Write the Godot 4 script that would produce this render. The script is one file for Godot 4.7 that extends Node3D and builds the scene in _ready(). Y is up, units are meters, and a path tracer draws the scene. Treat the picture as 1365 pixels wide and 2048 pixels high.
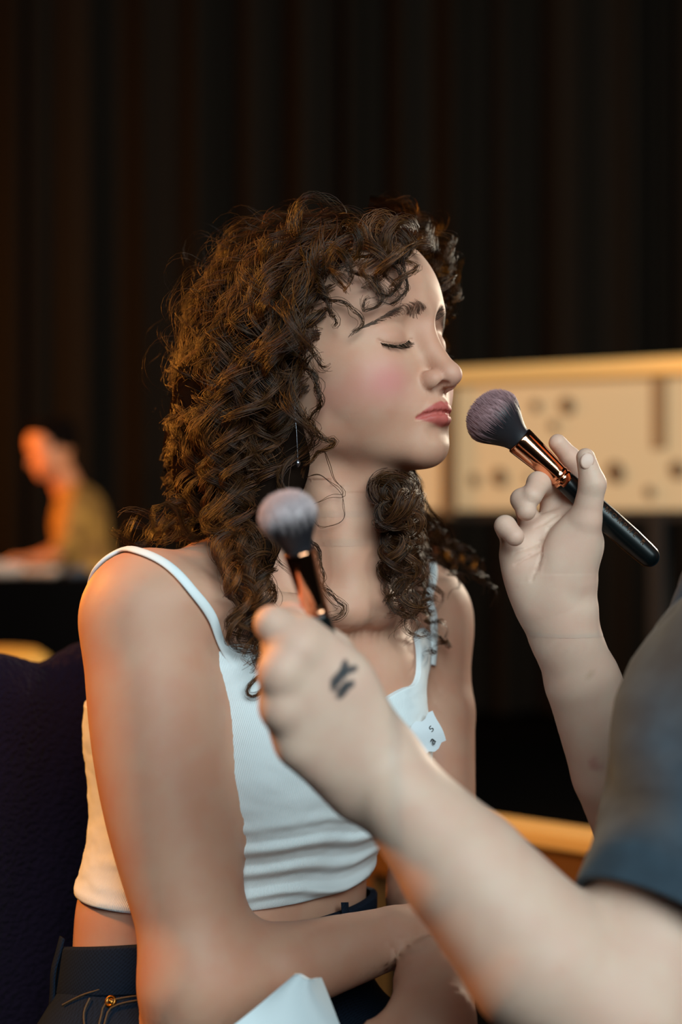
extends Node3D
# A make-up artist brushes the face of a seated person in a dark hall.
# Camera at the origin of x and z, 1.08 m up, looking along -z.  F: focal length in pixels of the 1365 x 2048 frame.
const F := 3150.0
const EYE := Vector3(0, 1.08, 0)
const WIN := [-.50, 1.85, 3.70, 4.3]   # the window behind the camera: x, y, x, y
const CROP := [0, 0, 1365, 2048]

# a point seen at pixel (x, y) at depth d
func P(x: float, y: float, d: float) -> Vector3:
	return Vector3((x - 682.5) / F * d, EYE.y - (y - 1024.0) / F * d, -d)

func _ready():
	set_view()
	set_light()
	build_all()

func set_view() -> void:
	var cam := Camera3D.new()
	cam.name = "camera"
	cam.position = EYE
	add_child(cam)
	if CROP[3] - CROP[1] == 2048:
		var lens := CameraAttributesPhysical.new()
		lens.frustum_focal_length = 12.0 * F / 1024.0
		lens.frustum_focus_distance = 1.27
		lens.frustum_near = 0.05
		lens.frustum_far = 60.0
		lens.exposure_aperture = 1.8
		cam.attributes = lens
	else:
		cam.projection = Camera3D.PROJECTION_FRUSTUM
		cam.near = 0.05
		cam.size = 0.05 * (CROP[3] - CROP[1]) / F
		cam.frustum_offset = Vector2((CROP[0] + CROP[2]) * 0.5 - 682.5, 1024.0 - (CROP[1] + CROP[3]) * 0.5) * 0.05 / F
	cam.current = true

func set_light() -> void:
	var env := Environment.new()
	env.background_mode = Environment.BG_COLOR
	env.background_color = Color(0.62, 0.68, 0.74)
	env.background_energy_multiplier = 1.0
	env.tonemap_mode = Environment.TONE_MAPPER_LINEAR
	env.tonemap_exposure = 1.0
	env.sdfgi_enabled = true
	env.ssao_enabled = true
	env.ssil_enabled = true
	var we := WorldEnvironment.new()
	we.name = "environment"
	we.environment = env
	add_child(we)
	# daylight through the window in the wall behind the camera
	var day := AreaLight3D.new()
	day.name = "daylight"
	day.area_size = Vector2(WIN[2] - WIN[0] - .1, WIN[3] - WIN[1] - .1)
	day.area_normalize_energy = true
	day.light_color = Color(0.89, 0.985, 1.0)
	day.light_energy = 32.0
	day.shadow_enabled = true
	day.position = Vector3((WIN[0] + WIN[2]) * .5, (WIN[1] + WIN[3]) * .5, 2.15)
	add_child(day)


# ---------------------------------------------------------------- shapes as distance fields
# A body is a list of rounded bones and ellipsoids joined by smooth minima; it is meshed as surface nets.
class Field:
	var type := PackedInt32Array()
	var a := PackedVector3Array()
	var b := PackedVector3Array()
	var s := PackedVector3Array()
	var k := PackedFloat32Array()
	var op := PackedInt32Array()
	var m: Array[Basis] = []
	var count := 0
	var base := Transform3D()

	func _push(t: int, pa: Vector3, pb: Vector3, ps: Vector3, pk: float, po: int, pm: Basis) -> void:
		type.append(t); a.append(pa); b.append(pb); s.append(ps); k.append(pk); op.append(po); m.append(pm); count += 1

	func bone(p: Vector3, q: Vector3, r0: float, r1: float, soft := 0.01, sign := 1) -> void:
		var w := base * p
		var d := base * q - w
		_push(0, w, d, Vector3(1.0 / maxf(d.length_squared(), 1e-12), r0, r1 - r0), soft, sign, Basis())

	# a bone whose section is wider along `wide` than across it (thick < 1)
	func flat_bone(p: Vector3, q: Vector3, r0: float, r1: float, thin: Vector3, thick: float, soft := 0.01, sign := 1) -> void:
		var w := base * p
		var d := base * q - w
		var n := (base.basis * thin).normalized()
		var f := 1.0 / thick - 1.0
		var mm := Basis(Vector3(1, 0, 0) + n * (f * n.x), Vector3(0, 1, 0) + n * (f * n.y), Vector3(0, 0, 1) + n * (f * n.z))
		var e := mm * d
		_push(2, w, e, Vector3(1.0 / maxf(e.length_squared(), 1e-12), r0, r1 - r0), soft, sign, mm)

	func ball(c: Vector3, r: Vector3, soft := 0.01, sign := 1, turn := Basis()) -> void:
		var bb := (base.basis * turn).transposed()
		_push(1, base * c, Vector3(1.0 / r.x, 1.0 / r.y, 1.0 / r.z), Vector3(minf(r.x, minf(r.y, r.z)), 0, 0), soft, sign, bb)

	# a half space: keeps what lies below the plane through c with normal n
	func cut(c: Vector3, n: Vector3, soft := 0.004) -> void:
		_push(3, base * c, -(base.basis * n).normalized(), Vector3.ZERO, soft, -1, Basis())

	func chain(ps: Array, rs: Array, soft := 0.008, sign := 1) -> void:
		for i in ps.size() - 1:
			bone(ps[i], ps[i + 1], rs[i], rs[i + 1], soft if i == 0 else minf(soft, 0.004), sign)

	func one(i: int, p: Vector3) -> float:
		var t := type[i]
		if t == 0:
			var pa := p - a[i]
			var ba := b[i]
			var si := s[i]
			var h := clampf(pa.dot(ba) * si.x, 0.0, 1.0)
			return (pa - ba * h).length() - si.y - si.z * h
		if t == 1:
			var l := m[i] * (p - a[i])
			var ir := b[i]
			var u := l * ir
			var k0 := u.length()
			if k0 < 1e-6:
				return -s[i].x
			return k0 * (k0 - 1.0) / (u * ir).length()
		if t == 2:
			var pa2 := m[i] * (p - a[i])
			var ba2 := b[i]
			var s2 := s[i]
			var h2 := clampf(pa2.dot(ba2) * s2.x, 0.0, 1.0)
			return ((pa2 - ba2 * h2).length() - s2.y - s2.z * h2) * 0.75
		return (p - a[i]).dot(b[i])

	func value(p: Vector3, ids: PackedInt32Array) -> float:
		var d := 1e3
		for i in ids:
			var t := type[i]
			var q: float
			if t == 0:
				var pa := p - a[i]
				var ba := b[i]
				var si := s[i]
				var h := clampf(pa.dot(ba) * si.x, 0.0, 1.0)
				q = (pa - ba * h).length() - si.y - si.z * h
			elif t == 1:
				var l := m[i] * (p - a[i])
				var ir := b[i]
				var u := l * ir
				var k0 := u.length()
				q = k0 * (k0 - 1.0) / maxf((u * ir).length(), 1e-6)
			else:
				q = one(i, p)
			var kk := k[i]
			if op[i] > 0:
				var e := kk - absf(d - q)
				d = minf(d, q)
				if e > 0.0:
					d -= e * e * 0.25 / kk
			else:
				var e2 := kk - absf(d + q)
				d = maxf(d, -q)
				if e2 > 0.0:
					d += e2 * e2 * 0.25 / kk
		return d

	func all_ids() -> PackedInt32Array:
		var ids := PackedInt32Array()
		for i in count: ids.append(i)
		return ids

	# the bones that can matter within r of p
	func near_ids(p: Vector3, r: float, ids: PackedInt32Array) -> PackedInt32Array:
		var qs := PackedFloat32Array()
		var low := 1e9
		for i in ids:
			var q := one(i, p)
			if type[i] == 1 and q > 0.0:
				q *= 0.6 if op[i] > 0 else 0.45
			qs.append(q)
			if op[i] > 0: low = minf(low, q)
		var keep := PackedInt32Array()
		for j in ids.size():
			var i := ids[j]
			if op[i] > 0:
				if qs[j] < low + 2.1 * r + k[i] * 1.0 + 0.001: keep.append(i)
			elif qs[j] < 1.2 * r + k[i] + 0.002:
				keep.append(i)
		return keep

	# halve a cube of n cells until 4 cells are left, keeping only cubes that the surface may cross
	func split(lo: Vector3, cell: float, n: int, at: Vector3i, ids: PackedInt32Array, pad: float, leaves: Array) -> void:
		var r := cell * n * .87
		var c := lo + (Vector3(at) + Vector3.ONE * (n * .5)) * cell
		if absf(value(c, ids) + pad) > r * (1.5 if n > 8 else 1.9): return
		var keep := near_ids(c, r, ids)
		if keep.is_empty(): return
		if n == 4:
			leaves.append([at, keep])
			return
		var h := n / 2
		for k in 8: split(lo, cell, h, at + Vector3i(k & 1, (k >> 1) & 1, k >> 2) * h, keep, pad, leaves)

	# surface nets between lo and hi; pad is added to the distance (a shell around the body has a negative pad)
	func net(cell: float, lo: Vector3, hi: Vector3, pad := 0.0, skip: Array = [], rim := 0.0) -> Dictionary:
		var verts := PackedVector3Array()
		var norms := PackedVector3Array()
		var index := {}
		var edges := PackedInt64Array()
		var leaves := []
		var n := Vector3i(((hi - lo) / (cell * 32.0)).ceil())
		var ids0 := all_ids()
		for bx in n.x:
			for by in n.y:
				for bz in n.z: split(lo, cell, 32, Vector3i(bx, by, bz) * 32, ids0, pad, leaves)
		var top := Vector3i(((hi - lo) / cell).ceil())
		var known := {}
		var g := PackedFloat32Array()
		g.resize(125)
		for leaf in leaves:
			var at0: Vector3i = leaf[0]
			var ids: PackedInt32Array = leaf[1]
			var o := lo + Vector3(at0) * cell
			var t := 0
			var kx := at0.x
			var ky := at0.y
			var kz := at0.z
			for x in 5:
				for y in 5:
					var row := ((kx + x) * 4096 + ky + y) * 4096 + kz
					for z in 5:
						var edge := x == 0 or y == 0 or z == 0 or x == 4 or y == 4 or z == 4
						if edge and known.has(row + z): g[t] = known[row + z]
						else:
							g[t] = value(o + Vector3(x, y, z) * cell, ids) + pad
							if edge: known[row + z] = g[t]
						t += 1
			for x in 4:
				for y in 4:
					for z in 4:
						var at := x * 25 + y * 5 + z
						var v0 := g[at]
						var v1 := g[at + 25]
						var v2 := g[at + 5]
						var v3 := g[at + 30]
						var v4 := g[at + 1]
						var v5 := g[at + 26]
						var v6 := g[at + 6]
						var v7 := g[at + 31]
						var inside := int(v0 < 0.0) + int(v1 < 0.0) + int(v2 < 0.0) + int(v3 < 0.0) + int(v4 < 0.0) + int(v5 < 0.0) + int(v6 < 0.0) + int(v7 < 0.0)
						if inside == 0 or inside == 8: continue
						if kx + x >= top.x or ky + y >= top.y or kz + z >= top.z: continue
						var sum := Vector3.ZERO
						var hits := 0
						if (v0 < 0.0) != (v1 < 0.0): sum += Vector3(v0 / (v0 - v1), 0, 0); hits += 1
						if (v2 < 0.0) != (v3 < 0.0): sum += Vector3(v2 / (v2 - v3), 1, 0); hits += 1
						if (v4 < 0.0) != (v5 < 0.0): sum += Vector3(v4 / (v4 - v5), 0, 1); hits += 1
						if (v6 < 0.0) != (v7 < 0.0): sum += Vector3(v6 / (v6 - v7), 1, 1); hits += 1
						if (v0 < 0.0) != (v2 < 0.0): sum += Vector3(0, v0 / (v0 - v2), 0); hits += 1
						if (v1 < 0.0) != (v3 < 0.0): sum += Vector3(1, v1 / (v1 - v3), 0); hits += 1
						if (v4 < 0.0) != (v6 < 0.0): sum += Vector3(0, v4 / (v4 - v6), 1); hits += 1
						if (v5 < 0.0) != (v7 < 0.0): sum += Vector3(1, v5 / (v5 - v7), 1); hits += 1
						if (v0 < 0.0) != (v4 < 0.0): sum += Vector3(0, 0, v0 / (v0 - v4)); hits += 1
						if (v1 < 0.0) != (v5 < 0.0): sum += Vector3(1, 0, v1 / (v1 - v5)); hits += 1
						if (v2 < 0.0) != (v6 < 0.0): sum += Vector3(0, 1, v2 / (v2 - v6)); hits += 1
						if (v3 < 0.0) != (v7 < 0.0): sum += Vector3(1, 1, v3 / (v3 - v7)); hits += 1
						var key := ((kx + x) * 4096 + ky + y) * 4096 + kz + z
						var at_p := o + (Vector3(x, y, z) + sum / hits) * cell
						var left_out := false
						var under := false
						for box: AABB in skip:
							if box.has_point(at_p):
								under = true
								if box.grow(-1.6 * cell).has_point(at_p): left_out = true
						if left_out: continue
						var nrm := Vector3(v1 + v3 + v5 + v7 - v0 - v2 - v4 - v6, v2 + v3 + v6 + v7 - v0 - v1 - v4 - v5, v4 + v5 + v6 + v7 - v0 - v1 - v2 - v3).normalized()
						# the rim of a coarse net slips under the finer net that goes on from there
						if under: at_p -= nrm * (.03 * cell)
						# and the rim of the finer net dips under the coarse one outside
						elif rim > 0.0:
							var e0 := at_p - lo
							var e1 := hi - at_p
							if minf(minf(e0.x, minf(e0.y, e0.z)), minf(e1.x, minf(e1.y, e1.z))) < 1.3 * cell: at_p -= nrm * rim
						index[key] = verts.size()
						verts.append(at_p)
						norms.append(nrm)
						var in0 := v0 < 0.0
						if in0 != (v1 < 0.0): edges.append(key * 8 + (1 if in0 else 0))
						if in0 != (v2 < 0.0): edges.append(key * 8 + 2 + (1 if in0 else 0))
						if in0 != (v4 < 0.0): edges.append(key * 8 + 4 + (1 if in0 else 0))
		var tris := PackedInt32Array()
		var du := [4096, 1, 4096 * 4096]
		var dv := [1, 4096 * 4096, 4096]
		for e in edges:
			var key := e >> 3
			var axis := (e & 7) >> 1
			var u: int = du[axis]
			var v: int = dv[axis]
			if not (index.has(key - u) and index.has(key - v) and index.has(key - u - v)): continue
			var i0: int = index[key]
			var i1: int = index[key - u]
			var i2: int = index[key - u - v]
			var i3: int = index[key - v]
			if e & 1:
				tris.append_array(PackedInt32Array([i0, i2, i1, i0, i3, i2]))
			else:
				tris.append_array(PackedInt32Array([i0, i1, i2, i0, i2, i3]))
		return {"v": verts, "t": tris, "n": norms}

# a coarse net over the whole, with finer nets in the boxes where the eye looks: fine = [[AABB, cell], ...]
# every net is made in a thread of its own; gather() waits for them
func nets(f: Field, cell: float, lo: Vector3, hi: Vector3, fine: Array) -> Array:
	var skip := []
	var out := []
	for w in fine:
		var b: AABB = w[0]
		var th := Thread.new()
		th.start(f.net.bind(w[1], b.position, b.end, 0.0, skip.duplicate(), .022 * w[2]))
		out.append(th)
		skip.append(b)
	var last := Thread.new()
	last.start(f.net.bind(cell, lo, hi, 0.0, skip))
	out.append(last)
	return out

func gather(threads: Array) -> Array:
	return threads.map(func(th): return th.wait_to_finish())

func box(a: Vector3, b: Vector3) -> AABB:
	return AABB(a, b - a).abs()

# what a surface is coloured with, point by point
class Paint:
	var colored := false
	var mapped := false
	func color(_p: Vector3, _n: Vector3) -> Color: return Color.WHITE
	func uv(_p: Vector3, _n: Vector3) -> Vector2: return Vector2.ZERO

# one ArrayMesh out of several nets
func finish(parts: Array, paint: Paint = null) -> ArrayMesh:
	var v := PackedVector3Array()
	var nr := PackedVector3Array()
	var t := PackedInt32Array()
	for n in parts:
		var off := v.size()
		v.append_array(n.v)
		nr.append_array(n.n)
		for i in n.t: t.append(i + off)
	var arr := []
	arr.resize(Mesh.ARRAY_MAX)
	arr[Mesh.ARRAY_VERTEX] = v
	arr[Mesh.ARRAY_NORMAL] = nr
	arr[Mesh.ARRAY_INDEX] = t
	if paint and paint.colored:
		var c := PackedColorArray(); c.resize(v.size())
		for i in v.size(): c[i] = paint.color(v[i], nr[i])
		arr[Mesh.ARRAY_COLOR] = c
	if paint and paint.mapped:
		var w := PackedVector2Array(); w.resize(v.size())
		for i in v.size(): w[i] = paint.uv(v[i], nr[i])
		arr[Mesh.ARRAY_TEX_UV] = w
	var mesh := ArrayMesh.new()
	mesh.add_surface_from_arrays(Mesh.PRIMITIVE_TRIANGLES, arr)
	return mesh

# ---------------------------------------------------------------- sheets, tubes, lathes
class Soup:
	var v := PackedVector3Array()
	var n := PackedVector3Array()
	var c := PackedColorArray()
	var u := PackedVector2Array()
	var t := PackedInt32Array()
	var tinted := false

	# a grid of points: rows x cols, wrapped around in the column direction if closed
	func sheet(pts: PackedVector3Array, rows: int, cols: int, closed := false, uvs := PackedVector2Array(), flip := false) -> void:
		var off := v.size()
		v.append_array(pts)
		if uvs.is_empty():
			for r in rows:
				for k in cols: u.append(Vector2(float(k) / cols, float(r) / rows))
		else: u.append_array(uvs)
		var nn := PackedVector3Array()
		nn.resize(pts.size())
		for r in rows - 1:
			for k in (cols if closed else cols - 1):
				var k2 := (k + 1) % cols
				var a := r * cols + k
				var b := r * cols + k2
				var d := a + cols
				var e := b + cols
				var q := (pts[e] - pts[a]).cross(pts[d] - pts[b])
				if flip: q = -q
				nn[a] += q; nn[b] += q; nn[d] += q; nn[e] += q
				if flip: t.append_array(PackedInt32Array([off + a, off + e, off + b, off + a, off + d, off + e]))
				else: t.append_array(PackedInt32Array([off + a, off + b, off + e, off + a, off + e, off + d]))
		for q in nn: n.append(-q.normalized())

	# a round or flattened tube along pts; side: the wide direction at every point (may be empty)
	func tube(pts: PackedVector3Array, radii: PackedFloat32Array, sides := 8, flat := 1.0, wide := PackedVector3Array(), caps := true) -> void:
		var g := PackedVector3Array()
		var cnt := pts.size()
		var last := Vector3.ZERO
		for i in cnt:
			var tan := (pts[mini(i + 1, cnt - 1)] - pts[maxi(i - 1, 0)]).normalized()
			var s: Vector3
			if wide.size(): s = wide[i]
			elif last == Vector3.ZERO: s = tan.cross(Vector3(.31, .9, .3) if absf(tan.y) < .9 else Vector3.RIGHT)
			else: s = last
			s = (s - tan * s.dot(tan)).normalized()
			last = s
			var o := tan.cross(s)
			for k in sides:
				var w := TAU * k / sides
				g.append(pts[i] + (s * cos(w) + o * (sin(w) * flat)) * radii[i])
		if caps:
			var h := PackedVector3Array()
			for k in sides: h.append(pts[0])
			h.append_array(g)
			for k in sides: h.append(pts[cnt - 1])
			sheet(h, cnt + 2, sides, true)
		else: sheet(g, cnt, sides, true)

	# turned on an axis from p along dir; profile: x radius, y along; squash flattens one side
	func lathe(p: Vector3, dir: Vector3, profile: Array, sides := 28, squash := 1.0, side := Vector3.ZERO) -> void:
		var d := dir.normalized()
		var s := side if side != Vector3.ZERO else d.cross(Vector3(.2, .3, .93))
		s = (s - d * s.dot(d)).normalized()
		var o := d.cross(s)
		var g := PackedVector3Array()
		for q in profile:
			for k in sides:
				var w := TAU * k / sides
				g.append(p + d * q.y + (s * cos(w) + o * (sin(w) * squash)) * q.x)
		sheet(g, profile.size(), sides, true)

	func brick(tr: Transform3D, size: Vector3, bevel := 0.0) -> void:
		var h := size * .5
		var bv := minf(bevel, minf(h.x, minf(h.y, h.z)) * .9)
		for axis in 3:
			for sg in [-1.0, 1.0]:
				var a1 := (axis + 1) % 3
				var a2 := (axis + 2) % 3
				var pts := PackedVector3Array()
				for i in 4:
					var q := Vector3.ZERO
					q[axis] = sg * h[axis]
					var e1 := -1.0 if i < 2 else 1.0
					var e2 := -1.0 if i % 2 == 0 else 1.0
					q[a1] = e1 * (h[a1] - bv)
					q[a2] = e2 * (h[a2] - bv)
					pts.append(tr * q)
				sheet(pts, 2, 2, false, PackedVector2Array(), sg > 0.0)
		if bv > 0.0:
			for axis in 3:
				var a1 := (axis + 1) % 3
				var a2 := (axis + 2) % 3
				for s1 in [-1.0, 1.0]:
					for s2 in [-1.0, 1.0]:
						var pts := PackedVector3Array()
						for e in [-1.0, 1.0]:
							var q := Vector3.ZERO
							q[axis] = e * (h[axis] - bv); q[a1] = s1 * h[a1]; q[a2] = s2 * (h[a2] - bv)
							pts.append(tr * q)
							q[a1] = s1 * (h[a1] - bv); q[a2] = s2 * h[a2]
							pts.append(tr * q)
						sheet(pts, 2, 2, false, PackedVector2Array(), s1 * s2 > 0.0)
			for s1 in [-1.0, 1.0]:
				for s2 in [-1.0, 1.0]:
					for s3 in [-1.0, 1.0]:
						var off := v.size()
						var sg := Vector3(s1, s2, s3)
						var nn := (tr.basis * sg).normalized()
						for k in 3:
							var q := sg * (h - Vector3.ONE * bv)
							q[k] = sg[k] * h[k]
							v.append(tr * q); n.append(nn); u.append(Vector2.ZERO)
						if s1 * s2 * s3 > 0.0: t.append_array(PackedInt32Array([off, off + 2, off + 1]))
						else: t.append_array(PackedInt32Array([off, off + 1, off + 2]))

	func tint(col: Color) -> void:
		tinted = true
		while c.size() < v.size(): c.append(col)

	func mesh() -> ArrayMesh:
		var arr := []
		arr.resize(Mesh.ARRAY_MAX)
		arr[Mesh.ARRAY_VERTEX] = v
		arr[Mesh.ARRAY_NORMAL] = n
		arr[Mesh.ARRAY_INDEX] = t
		if u.size() == v.size(): arr[Mesh.ARRAY_TEX_UV] = u
		if tinted:
			tint(Color.WHITE)
			arr[Mesh.ARRAY_COLOR] = c
		var m := ArrayMesh.new()
		m.add_surface_from_arrays(Mesh.PRIMITIVE_TRIANGLES, arr)
		return m

# ---------------------------------------------------------------- naming
var taken := {}
func numbered(called: String) -> String:
	var k: int = taken.get(called, 0)
	taken[called] = k + 1
	return called if k == 0 else "%s_%03d" % [called, k]

func thing(called: String, label: String, category: String, at := Vector3.ZERO, group := "") -> Node3D:
	var o := Node3D.new()
	o.name = numbered(called)
	o.position = at
	add_child(o)
	tag(o, label, category, group)
	return o

func tag(o: Node3D, label: String, category := "", group := "", kind := "") -> void:
	if label: o.set_meta("label", label)
	if category: o.set_meta("category", category)
	if group: o.set_meta("group", group)
	if kind: o.set_meta("kind", kind)

# one mesh under its thing; the mesh is given in world axes and moved into those of the thing
func part(called: String, mesh: Mesh, mat: Material, parent: Node3D = null, label := "") -> MeshInstance3D:
	var o := MeshInstance3D.new()
	o.mesh = mesh
	o.material_override = mat
	o.name = numbered(called) if parent == null else called
	if parent:
		parent.add_child(o, true)
		var at := Vector3.ZERO
		var up: Node = parent
		while up is Node3D and up != self:
			at += up.position
			up = up.get_parent()
		o.position = -at
	else: add_child(o)
	if label: o.set_meta("label", label)
	return o

# ---------------------------------------------------------------- materials
func plain(col: Color, rough := .6, metal := 0.0, spec := .5) -> StandardMaterial3D:
	var m := StandardMaterial3D.new()
	m.albedo_color = col
	m.roughness = rough
	m.metallic = metal
	m.metallic_specular = spec
	return m

func noise_image(size: int, freq: float, octaves: int, seed_: int, lo: Color, hi: Color) -> ImageTexture:
	var fn := FastNoiseLite.new()
	fn.seed = seed_
	fn.frequency = freq
	fn.fractal_octaves = octaves
	var src := fn.get_seamless_image(size, size)
	var im := Image.create_empty(size, size, false, Image.FORMAT_RGB8)
	for y in size:
		for x in size: im.set_pixel(x, y, lo.lerp(hi, src.get_pixel(x, y).r))
	return ImageTexture.create_from_image(im)

# ---------------------------------------------------------------- the seated person
# head axes: x to the person's left, y up, z forward; y = 0 at the eyes, z = 0 above the ears
func head_place() -> Transform3D:
	var yaw := deg_to_rad(35.0)
	var fwd := Vector3(cos(yaw), 0, sin(yaw))
	var bs := Basis(Vector3.UP.cross(fwd), Vector3.UP, fwd)
	bs = bs * Basis(Vector3.RIGHT, deg_to_rad(-10.5))
	return Transform3D(bs, Vector3(-0.001, 1.2085, -1.342))

func V(x: float, y: float, z: float) -> Vector3:
	return Vector3(x, y, z)

# the skull and the face, in head axes (f.base set by the caller)
func add_head(f: Field, sitter := true) -> void:
	f.ball(V(0, .032, -.004), V(.0735, .084, .094), .01)                    # cranium
	f.ball(V(0, .038, .036), V(.060, .054, .0565), .03)                     # forehead
	f.ball(V(0, -.018, .026), V(.0605, .070, .056), .03)                    # middle of the face
	f.ball(V(0, -.056, .040), V(.046, .034, .042), .03)                     # lower face
	for s in [-1.0, 1.0]:
		f.ball(V(.040 * s, -.025, .055), V(.021, .018, .022), .022)         # cheekbone
		f.ball(V(.044 * s, -.045, .036), V(.017, .026, .026), .025)         # side of the cheek
		f.ball(V(.030 * s, -.043, .053), V(.018, .020, .018), .022)         # cheek
		f.ball(V(.050 * s, -.030, .022), V(.014, .026, .030), .025)         # side of the face
		f.bone(V(.050 * s, -.034, .002), V(.046 * s, -.064, .012), .013, .012, .02)
		f.bone(V(.046 * s, -.064, .012), V(.012 * s, -.0885, .066), .012, .0120, .02)   # jaw
		f.bone(V(.009 * s, .0205, .0860), V(.040 * s, .024, .0690), .0075, .0075, .016) # brow
	f.ball(V(0, -.0890, .0700), V(.019, .0140, .0160), .016)                # chin
	f.ball(V(0, -.061, .0675), V(.025, .022, .0220), .018)                  # mouth
	for s in [-1.0, 1.0]:
		f.ball(V(.0315 * s, .001, .0960), V(.0200, .0125, .0165), .016, -1)    # eye socket
		f.ball(V(.0145 * s, -.002, .0955), V(.0060, .0120, .0110), .012, -1)   # beside the bridge
		f.ball(V(.0175 * s, .0095, .0990), V(.0080, .0095, .0120), .010, -1)   # deep at the inner corner
		f.ball(V(.0325 * s, -.0015, .0702), V(.0160, .0120, .0130), .005)      # closed lid over the eyeball
	f.bone(V(0, .012, .0790), V(0, -.0330, .1020), .0085, .0085, .012)      # bridge
	f.ball(V(0, -.0375, .1045), V(.0095, .0083, .0095), .008)               # tip
	f.bone(V(0, -.0420, .1010), V(0, -.0450, .0910), .0042, .0045, .006)    # septum
	for s in [-1.0, 1.0]:
		f.ball(V(.0126 * s, -.0392, .0928), V(.0068, .0080, .0100), .0045)      # wing
		f.ball(V(.0088 * s, -.0455, .0995), V(.0038, .0036, .0072), .0025, -1, Basis(Vector3.UP, -.25 * s))  # nostril
	# lips: upper and lower roll
	for s in [-1.0, 1.0]:
		f.chain([V(.0030 * s, -.0602, .0912), V(.0110 * s, -.0618, .0880), V(.0235 * s, -.0676, .0790)], [.0048, .0042, .0016], .006)
		f.chain([V(0, -.0710, .0888), V(.0090 * s, -.0706, .0868), V(.0220 * s, -.0686, .0795)], [.0054, .0046, .0016], .006)
	f.bone(V(0, -.0495, .0985), V(0, -.0545, .0990), .0022, .0022, .006, -1)  # groove under the nose
	f.bone(V(-.012, -.0815, .0915), V(.012, -.0815, .0915), .0030, .0030, .010, -1)  # under the lip
	if sitter: eye_line = seen_line(f, [[823, 679], [815, 685.5], [805, 689], [793, 690], [778, 688], [767, 685.5], [757, 680]])
	# fine lines lie on the surface found so far: the mouth, the lash line, the fold of the lid
	for s in [-1.0, 1.0]:
		groove(f, [V(0, -.0656, .0005), V(.0060 * s, -.0659, .0005), V(.0120 * s, -.0660, .0004), V(.0190 * s, -.0672, .0003), V(.0250 * s, -.0690, .0)], .0013, .0024)
		groove(f, eye_line.map(func(v): return V(v.x * s, v.y, .0002)), .0009, .0014)

var eye_line := []
# a line given by where it is seen on the near half of the face, as (x, y) of the left half
func seen_line(f: Field, px: Array) -> Array:
	var ids := f.all_ids()
	var inv := f.base.affine_inverse()
	return px.map(func(q): 
		var l: Vector3 = inv * touch(f, ids, q[0], q[1], 0.0, 1.28)
		return V(absf(l.x), l.y, 0))

# the point of the face in front of (x, y), in head axes
func face_point(f: Field, ids: PackedInt32Array, x: float, y: float) -> Vector3:
	var z := .135
	for i in 60:
		var d := f.value(f.base * V(x, y, z), ids)
		if d < 0.00005: break
		z -= d * 0.7
	return V(x, y, z)

# cut a fine line into the face; each point's z says how much it lies sunk in
func groove(f: Field, pts: Array, r: float, soft: float) -> void:
	var ids := f.all_ids()
	var on := pts.map(func(v): return face_point(f, ids, v.x, v.y) - V(0, 0, v.z))
	for i in on.size() - 1:
		f.bone(on[i], on[i + 1], r, r, soft, -1)

# colours of the skin of the face: lips, blush, lids; linear values
class FaceSkin extends Paint:
	var inv: Transform3D
	var fn := FastNoiseLite.new()
	var base := Color(.515, .282, .192)
	func _init(t: Transform3D) -> void:
		colored = true
		inv = t.affine_inverse()
		fn.seed = 8
		fn.frequency = 30.0
		fn.fractal_octaves = 4
	func color(p: Vector3, _n: Vector3) -> Color:
		var q := inv * p
		var c := base
		# mottled skin
		c = c.lerp(c * Color(.98, .78, .74), clampf(.5 + fn.get_noise_3dv(p) * 1.3, 0.0, 1.0) * .55)
		if q.length() > .16: return c
		if q.z > .02:
			var x := absf(q.x)
			# blush brushed on the cheek
			var b := exp(-(pow((x - .050) / .019, 2) + pow((q.y + .039) / .016, 2)))
			c = c.lerp(Color(.54, .17, .165), .68 * b)
			b = exp(-(pow(x / .012, 2) + pow((q.y + .04) / .009, 2))) * float(q.z > .09)
			c = c.lerp(Color(.55, .27, .22), .35 * b)
			# lids
			b = exp(-(pow((x - .033) / .013, 2) + pow((q.y - .001) / .007, 2)))
			c = c.lerp(Color(.42, .19, .13), .5 * b)
			# lips
			if x < .028 and q.z > .07:
				var u := clampf(x / .0262, 0.0, 1.0)
				var up := -.0560 - .0116 * pow(u, 2.2) - .0014 * exp(-pow(x / .0025, 2)) - .0012 * u
				var low := -.0768 + .0080 * pow(u, 1.6)
				var e := minf(up - q.y, q.y - low)
				var k := smoothstep(-.0009, .0009, e) * smoothstep(.0275, .0245, x)
				c = c.lerp(Color(.400, .078, .066), k * .94)
		return c

# ---------------------------------------------------------------- bodies
const WAIST_POINT := Vector3(-.100, .72, -1.345)
const NECK_POINT := Vector3(-.040, .97, -1.372)
const TORSO_FWD := Vector3(.7071, 0, .7071)
const TORSO_LEFT := Vector3(.7071, 0, -.7071)

func torso_axis(y: float) -> Vector3:
	# a straight line in space from the waist to the base of the neck
	return WAIST_POINT + (NECK_POINT - WAIST_POINT) * ((y - .72) / .25)

# a point of the trunk: l to the person's left, u height, f forward of the trunk's axis
func T(l: float, u: float, f: float) -> Vector3:
	return torso_axis(u) + TORSO_LEFT * l + TORSO_FWD * f

func torso_turn() -> Basis:
	var up := (NECK_POINT - WAIST_POINT).normalized()
	var side := TORSO_LEFT
	return Basis(side, up, side.cross(up)).orthonormalized()

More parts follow.
